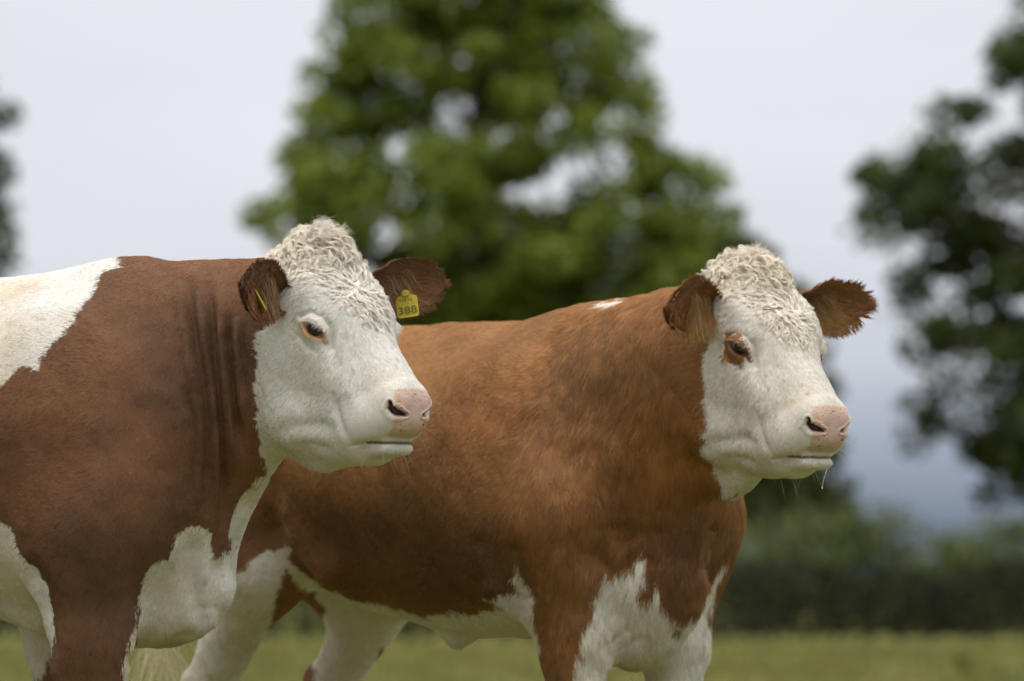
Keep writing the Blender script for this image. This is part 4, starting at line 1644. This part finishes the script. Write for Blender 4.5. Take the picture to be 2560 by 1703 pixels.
def make_lashes(c, i, parent, rng):
    y = (-1, 1)[i]
    n = 30
    x = np.linspace(-.021, .019, n) + rng.normal(0, .0006, n)
    up = .0148 * np.sqrt(np.clip(1 - ((x + .002) / .0235) ** 2, 0, 1)) - .001
    base = np.asarray(c.eyes[i])
    M = EYE_M * np.array((1, y, 1))[:, None]
    rt = base + x[:, None] * M[:, 0] + up[:, None] * M[:, 2] + (EYE_R + .0035) * M[:, 1] * np.sqrt(np.clip(1 - (x / .030) ** 2, 0, 1))[:, None]
    K = 6
    s = np.linspace(0, 1, K)
    L = rng.uniform(.007, .014, n)
    d = M[:, 1] * 1.0 + M[:, 2] * rng.uniform(-.1, .3, n)[:, None] + M[:, 0] * (x * 6 - .35 + rng.normal(0, .12, n))[:, None]
    d = unit(d)
    P = rt[:, None] + L[:, None, None] * (d[:, None] * s[None, :, None] - M[:, 2][None, None] * (.55 * s ** 2)[None, :, None])
    P = c.from_head(P.reshape(-1, 3)).reshape(n, K, 3)
    col = np.array(c.lash) * rng.uniform(.8, 1.15, n)[:, None]
    return make_curves('eyelashes', P, np.full(n, .00030), col, parent)


def make_whiskers(c, parent, rng):
    q = c.to_head(c.V)
    Nh = vert_normals(c.V, c.T) @ c.hR
    m = (q[:, 0] > .33) & (((Nh[:, 2] < -.1) & (q[:, 2] < -.15)) | ((np.abs(q[:, 1]) > .03) & (q[:, 2] > -.14)) | ((Nh[:, 0] > .3) & (q[:, 2] > -.09)))
    idx = rng.choice(np.where(m)[0], c.n_whisk, replace=False)
    K = 6
    s = np.linspace(0, 1, K)
    L = rng.uniform(.015, .045, len(idx))
    d = unit(Nh[idx] + .35 * rng.normal(0, 1, (len(idx), 3)) + np.array((.25, 0, 0)))
    dn = np.array((.64, 0, -.77))
    P = q[idx][:, None] + L[:, None, None] * (d[:, None] * s[None, :, None] + dn[None, None] * (.30 * s ** 2)[None, :, None])
    P = c.from_head(P.reshape(-1, 3)).reshape(len(idx), K, 3)
    return make_curves('whiskers', P, np.full(len(idx), .00013), np.tile(np.array((.75, .72, .62)), (len(idx), 1)), parent)


def make_ear(c, spec, parent, rng):
    """cupped leaf: spec = base, axis, opening direction (skull frame), length, half width, hair settings"""
    base = np.array(spec['base'])
    ax = unit(np.array(spec['axis'], float))
    op = np.array(spec['open'], float)
    op = unit(op - ax * (op @ ax))
    sd_ = np.cross(op, ax)                                 # across the ear
    Lr, W = spec['len'], spec['w']
    nu, nv = 40, 33
    u = np.linspace(0, 1, nu)
    v = np.linspace(-1, 1, nv)
    prof = np.interp(u, [0, .15, .3, .45, .6, .74, .85, .93, .98, 1], [.46, .56, .76, .94, 1.0, .93, .75, .52, .28, .06])
    cup = np.radians(np.interp(u, [0, .25, .5, .8, 1], [120, 68, 34, 24, 18]))
    a = prof * W
    rho = a / cup
    bend = spec.get('bend', 0.)
    U, Vv = np.meshgrid(u, v, indexing='ij')
    C_, RH = cup[:, None], rho[:, None]
    lat = RH * np.sin(C_ * Vv)
    dep = -RH * (np.cos(C_ * Vv) - np.cos(C_ * .75))
    tw = spec.get('twist', 0.) * U
    lat2 = lat * np.cos(tw) - dep * np.sin(tw)
    dep2 = lat * np.sin(tw) + dep * np.cos(tw)
    edge = .004 * vnoise(np.stack([U.ravel() * 9, Vv.ravel() * 2, U.ravel() * 0 + c.seed], 1)).reshape(U.shape)
    down = -.766 * np.array((0, 0, 1)) + .643 * np.array((1, 0, 0))
    X = base + ax * (U * Lr)[..., None] + sd_ * (lat2 + edge)[..., None] + op * dep2[..., None] + down * (bend * U ** 2)[..., None]
    du = np.gradient(X, axis=0)
    dv = np.gradient(X, axis=1)
    nn = unit(np.cross(du, dv))
    if (nn[nu // 2, nv // 2] @ op) < 0:
        nn = -nn
    th = .0050 * (1 - .6 * np.abs(Vv) ** 3)[..., None]
    I, O = X + nn * th, X - nn * th
    P = np.concatenate([I.reshape(-1, 3), O.reshape(-1, 3)])
    k = nu * nv
    F = []
    for i in range(nu - 1):
        for j in range(nv - 1):
            q0 = (i * nv + j, i * nv + j + 1, (i + 1) * nv + j + 1, (i + 1) * nv + j)
            F.append(q0)
            F.append(tuple(k + x for x in q0[::-1]))
        for j in (0, nv - 1):
            e = (i * nv + j, (i + 1) * nv + j, k + (i + 1) * nv + j, k + i * nv + j)
            F.append(e if j == 0 else e[::-1])
    i = nu - 1
    for j in range(nv - 1):
        F.append((i * nv + j, i * nv + j + 1, k + i * nv + j + 1, k + i * nv + j))
    F = np.array(F)
    # inner skin darker and pinkish-brown, outer brown
    inner = np.array(c.ear_in)
    col = np.concatenate([np.tile(inner, (k, 1)), np.tile(np.array(c.brown), (k, 1))])
    rim = np.abs(np.concatenate([Vv.ravel(), Vv.ravel()])) > .86
    col[rim] = c.brown
    me = mesh_from('ear', c.from_head(P), F)
    set_attr(me, 'coat', col)
    set_attr(me, 'wet', np.zeros(len(P)), 'FLOAT')
    ear = link_mesh('ear', me, M_SKIN, parent)
    # hair: outer coat, rim fringe, long pale hair from the inner lower margin
    A = []

    def bil(G, iu, jv):
        i0 = np.clip(iu.astype(int), 0, nu - 2)
        j0 = np.clip(jv.astype(int), 0, nv - 2)
        fu, fv = (iu - i0)[:, None], (jv - j0)[:, None]
        return (G[i0, j0] * (1 - fu) * (1 - fv) + G[i0 + 1, j0] * fu * (1 - fv) + G[i0, j0 + 1] * (1 - fu) * fv + G[i0 + 1, j0 + 1] * fu * fv)

    def grow(n, us, vs, G, nsign, L, dirf, colr, lift, rad_=.00032, K=5, clump=.25, wav=.1):
        iu, jv = us * (nu - 1), (vs + 1) / 2 * (nv - 1)
        r0, n0 = bil(G, iu, jv), unit(bil(nn, iu, jv)) * nsign
        tu, tv = unit(bil(du, iu, jv)), unit(bil(dv, iu, jv))
        d = dirf(tu, tv, n0, us, vs)
        d = unit(d)
        s = np.linspace(0, 1, K)
        LL = L * rng.uniform(.6, 1.25, n)
        P_ = r0[:, None] + LL[:, None, None] * (d[:, None] * s[None, :, None] + n0[:, None] * (lift * (s - .6 * s ** 2))[None, :, None])
        m = max(8, n // 16)
        gi = rng.choice(n, m, replace=False)
        g = nearest(r0[gi], r0)
        P_ = P_ + (r0[gi][g] - r0)[:, None] * (clump * s ** 1.1)[None, :, None]
        sv = np.cross(n0, d)
        gph = rng.uniform(0, 6.28, m)[g]
        P_ = P_ + sv[:, None] * (np.sin(s[None] * 6 + gph[:, None]) * s[None] * wav * LL[:, None])[..., None]
        P_ = P_ + (rng.normal(0, .10, (m, 3))[g] * LL[:, None])[:, None] * (s ** 1.3)[None, :, None]
        P_ = c.from_head(P_.reshape(-1, 3)).reshape(n, K, 3)
        cc = colr(us, vs, n)
        A.append((P_, np.full(n, rad_), cc, K, unit(n0 + .35 * d + .2 * rng.normal(0, 1, n0.shape)) @ c.hR.T))
    hb = np.array(c.brown)
    n = spec['n_out']
    grow(n, rng.uniform(0, 1, n) ** .9, rng.uniform(-1, 1, n), O, -1, spec['fur'], lambda tu, tv, n0, us, vs: tu + .3 * tv * np.sign(vs)[:, None] * np.abs(vs)[:, None],
         lambda us, vs, n: hb * rng.uniform(.75, 1.25, n)[:, None], .5)
    n = spec['n_rim']
    sg = rng.choice([-1, 1], n)
    us = rng.uniform(.05, 1, n)
    vs = sg * rng.uniform(.90, 1.0, n)
    vs = np.where(us > .93, rng.uniform(-1, 1, n), vs)
    grow(n, us, vs, X, 1, spec['fur'] * 1.15, lambda tu, tv, n0, us, vs: tu * (.45 + .8 * (us > .9))[:, None] + tv * (np.sign(vs) * (us < .96))[:, None] + .15 * n0,
         lambda us, vs, n: hb * np.array((1.15, 1.15, 1.15)) * rng.uniform(.75, 1.3, n)[:, None], .15)
    n = spec['n_in']
    grow(n, rng.uniform(.02, 1, n), rng.uniform(-1, 1, n), I, 1, spec['fur'] * 1.3, lambda tu, tv, n0, us, vs: tu * .9 + tv * (-.25 * vs)[:, None],
         lambda us, vs, n: np.array(c.ear_hair) * rng.uniform(.55, 1.2, n)[:, None], .55)
    n = spec['n_long']
    dnv = unit(down)
    lowside = spec['low']
    grow(n, rng.uniform(.03, .62, n), lowside * rng.uniform(-.75, .55, n), I, 1, spec['long'],
         lambda tu, tv, n0, us, vs: .55 * tu + .75 * dnv + .28 * n0 + .15 * rng.normal(0, 1, tu.shape),
         lambda us, vs, n: np.array(c.ear_tuft) * rng.uniform(.6, 1.25, n)[:, None], .35, .00028, 8, .55, .16)
    K = 8
    Ps, Rs, Cs, Ns = [], [], [], []
    for P_, R_, C2, k_, n_ in A:
        Ns.append(n_)
        if k_ != K:
            x0 = np.linspace(0, 1, k_)
            x1 = np.linspace(0, 1, K)
            i0 = np.clip(np.searchsorted(x0, x1, 'right') - 1, 0, k_ - 2)
            fr = (x1 - x0[i0]) / (x0[1] - x0[0])
            P_ = P_[:, i0] * (1 - fr)[None, :, None] + P_[:, i0 + 1] * fr[None, :, None]
        Ps.append(P_)
        Rs.append(R_)
        Cs.append(C2)
    make_curves('ear_hair', np.concatenate(Ps), np.concatenate(Rs), np.concatenate(Cs), ear, M_COAT, None, np.concatenate(Ns))
    return ear, X, nn


def make_tag(c, spec, parent):
    """plastic plate on the ear, spec in the skull frame: centre, right, up vectors; width, height"""
    cen = np.array(spec['c']) if 'c' in spec else spec['at']
    up = unit(np.array(spec['up'], float))
    rt = np.array(spec['right'], float)
    rt = unit(rt - up * (rt @ up))
    no = np.cross(rt, up)
    w, h, t = spec['w'] / 2, spec['h'] / 2, .0011
    # outline: rounded bottom corners, shoulders tapering to a neck on top
    out = []
    for (x, y, r) in ((-w, -h, .005), (w, -h, .005)):
        for k in range(5):
            a = math.pi * (1 if x < 0 else 1.5) + math.pi / 2 * k / 4
            out.append((x - math.copysign(r, x) + r * math.cos(a), y + r + r * math.sin(a)))
    out += [(w, h * .45), (w * .92, h * .62), (w * .48, h * .74), (w * .36, h * 1.0), (w * .2, h * 1.12),
            (-w * .2, h * 1.12), (-w * .36, h * 1.0), (-w * .48, h * .74), (-w * .92, h * .62), (-w, h * .45)]
    bm = bmesh.new()
    vs = [bm.verts.new((x, y, -t)) for x, y in out]
    fc = bm.faces.new(vs)
    e = bmesh.ops.extrude_face_region(bm, geom=[fc])
    bmesh.ops.translate(bm, vec=(0, 0, 2 * t), verts=[g for g in e['geom'] if isinstance(g, bmesh.types.BMVert)])
    # stud
    bmesh.ops.create_cone(bm, cap_ends=True, segments=16, radius1=.0075, radius2=.006, depth=.006, matrix=Matrix.Translation((0, h * .86, t + .002)))
    bmesh.ops.recalc_face_normals(bm, faces=bm.faces)
    me = bpy.data.meshes.new('ear_tag')
    bm.to_mesh(me)
    bm.free()

    def place(me):
        n = len(me.vertices)
        co = np.zeros(n * 3, np.float32)
        me.vertices.foreach_get('co', co)
        co = co.reshape(-1, 3)
        curl = .10 * co[:, 0] ** 2 / w
        X = cen + co[:, :1] * rt + co[:, 1:2] * up + (co[:, 2:3] - curl[:, None]) * no
        me.vertices.foreach_set('co', c.from_head(X).astype(np.float32).ravel())
        me.update()
    place(me)
    o = link_mesh('ear_tag', me, M_TAG, parent)
    if spec.get('text'):
        cu = bpy.data.curves.new('number', 'FONT')
        cu.body = spec['text']
        cu.align_x = 'CENTER'
        cu.align_y = 'CENTER'
        cu.size = h * .80
        cu.space_character = 1.02
        cu.extrude = .0002
        to = bpy.data.objects.new('number', cu)
        COL.objects.link(to)
        bpy.context.view_layer.update()
        dm = bpy.data.meshes.new_from_object(to.evaluated_get(bpy.context.evaluated_depsgraph_get()))
        bpy.data.objects.remove(to, do_unlink=True)
        n = len(dm.vertices)
        co = np.zeros(n * 3, np.float32)
        dm.vertices.foreach_get('co', co)
        co = co.reshape(-1, 3)
        ex = max(abs(co[:, 0].min()), abs(co[:, 0].max()))
        co[:, 0] *= w * .88 / ex
        co[:, 1] = co[:, 1] * 1.0 - h * .48
        co[:, 2] += t + .0004
        dm.vertices.foreach_set('co', co.ravel())
        place(dm)
        dm.name = 'number'
        link_mesh('number', dm, M_INK, o)
        # short faint bars of the worn small print above the number
        bm = bmesh.new()
        for x, y, ww, hh in ((-.55, .34, .10, .16), (-.30, .36, .07, .20), (-.08, .34, .10, .16), (.22, .36, .06, .20), (.44, .34, .09, .16)):
            bmesh.ops.create_cube(bm, size=1, matrix=Matrix.Translation((x * w, y * h, t + .0003)) @ Matrix.Diagonal((ww * w, hh * h, .0004, 1)))
        m2 = bpy.data.meshes.new('small_print')
        bm.to_mesh(m2)
        bm.free()
        place(m2)
        link_mesh('small_print', m2, M_INK, o)
    return o


# ------------------------------------------------------------------ put the two animals together
for c in (front, rear):
    pat = PATTERN[c.key]
    c.U = np.array(pat['R'])
    for k, (w, dep) in FOLDS[c.key].items():
        c.folds.append((-1 if c.key == 'front' else 0, pat[k], w, dep))

EARS = {
    'front': [dict(base=(.044, -.076, -.079), axis=(.20, -1, .32), open=(.80, .3, .55), len=.180, w=.058, bend=.0, fur=.012, n_out=11000, n_rim=7000, n_in=13000, n_long=140, long=.060, low=1),
              dict(base=(.028, .074, -.064), axis=(.20, 1, .30), open=(.85, -.3, .35), len=.205, w=.056, bend=.0, fur=.012, n_out=11000, n_rim=7000, n_in=13000, n_long=130, long=.050, low=-1)],
    'rear': [dict(base=(.030, -.076, -.062), axis=(.20, -1, .24), open=(.80, .3, .55), len=.170, w=.056, bend=.02, fur=.017, n_out=11000, n_rim=8000, n_in=14000, n_long=900, long=.070, low=1),
             dict(base=(.028, .074, -.064), axis=(.20, 1, .28), open=(.85, -.3, .35), len=.195, w=.050, bend=.0, fur=.019, n_out=11000, n_rim=8000, n_in=14000, n_long=700, long=.050, low=-1)],
}
TAGS = {
    'front': [dict(c=(.073, -.190, -.060), right=(.646, -.451, .607), up=(-.815, -.345, .452), w=.042, h=.058),
              dict(c=(.081, .187, -.050), right=(.539, .544, .609), up=(-.755, -.017, .659), w=.043, h=.050, text='388')],
    'rear': [dict(c=(.075, -.150, -.085), right=(.649, -.501, .564), up=(-.791, -.485, .372), w=.040, h=.050)],
}


def make_tail(c, root, rng):
    """tail swung to the near side, ending in a pale switch"""
    T0 = c.top
    pts = np.array([(-1.24, 0, T0 - .13), (-1.30, -.03, T0 - .17), (-1.335, -.08, T0 - .32), (-1.33, -.12, T0 - .50), (-1.31, -.17, T0 - .62), (-1.29, -.21, T0 - .68)])
    t = np.linspace(0, 1, 6)
    tt = np.linspace(0, 1, 30)
    path = np.stack([np.interp(tt, t, pts[:, i]) for i in range(3)], 1)
    for _ in range(3):
        path[1:-1] = (path[:-2] + path[2:] + path[1:-1] * 2) / 4
    V, F = tube(path, np.interp(tt, [0, .15, 1], [.045, .030, .012]), 12)
    me = mesh_from('tail', V, F)
    set_attr(me, 'coat', np.tile(np.array(c.brown), (len(V), 1)))
    set_attr(me, 'wet', np.zeros(len(V)), 'FLOAT')
    tail = link_mesh('tail', me, M_SKIN, root)
    n, K = 130, 10
    s_ = np.linspace(0, 1, K)
    a = rng.uniform(.80, 1, n)
    r0 = np.stack([np.interp(a, tt, path[:, i]) for i in range(3)], 1) + rng.normal(0, .006, (n, 3))
    d = np.array((.20, -.10, -.70)) + rng.normal(0, .24, (n, 3))
    L = rng.uniform(.16, .34, n)
    P = r0[:, None] + L[:, None, None] * d[:, None] * s_[None, :, None] + np.array((0, 0, -.06)) * (s_ ** 2)[None, :, None]
    P += (rng.normal(0, .012, (n, 3)))[:, None] * np.sin(s_ * 5)[None, :, None]
    make_curves('switch', P, np.full(n, .00045), np.tile(np.array((.62, .54, .38)), (n, 1)) * rng.uniform(.75, 1.15, n)[:, None], tail)


M_DROOL = simple_mat('saliva', (.85, .87, .85), .08, .8)


def make_drool(c, root):
    t = np.linspace(0, 1, 14)
    a = np.array((.405, .022, -.158))
    dn = np.array((.66, 0, -.75))
    path = a + t[:, None] * dn * .045 + np.array((.0, -.012, 0)) * (np.sin(t * 1.6) ** 2)[:, None]
    V, F = tube(c.from_head(path), .0005 * (1 - .5 * t) + .0011 * np.exp(-((t - 1) / .06) ** 2), 8)
    link_mesh('drool', mesh_from('drool', V, F), M_DROOL, root)


def build_cow(c, label, hair=True):
    root = empty('cow', c.loc, c.yaw)
    tag(root, label, 'cow', 'cattle standing in the field')
    V, T = c.mesh()
    cow_fields(c)
    me = mesh_from('body', V, T)
    set_attr(me, 'coat', c.col)
    set_attr(me, 'wet', c.wet, 'FLOAT')
    link_mesh('body', me, M_SKIN, root)
    rng = np.random.default_rng(c.seed + 1)
    for i in (0, 1):
        make_eye(c, i, root)
        if hair:
            make_lashes(c, i, root, rng)
    ears = [make_ear(c, sp, root, rng) for sp in EARS[c.key]]
    for sp in TAGS[c.key]:
        make_tag(c, sp, root)
    if c.key == 'rear':
        make_tail(c, root, rng)
        make_drool(c, root)
    if hair:
        grow_coat(c, root)
        grow_locks(c, root)
        make_whiskers(c, root, rng)
    return root


cow_front = build_cow(front, 'brown and white cow nearest the camera at left with a yellow 388 ear tag')
cow_rear = build_cow(rear, 'brown cow with white face and brown eye patch standing behind, on the right')
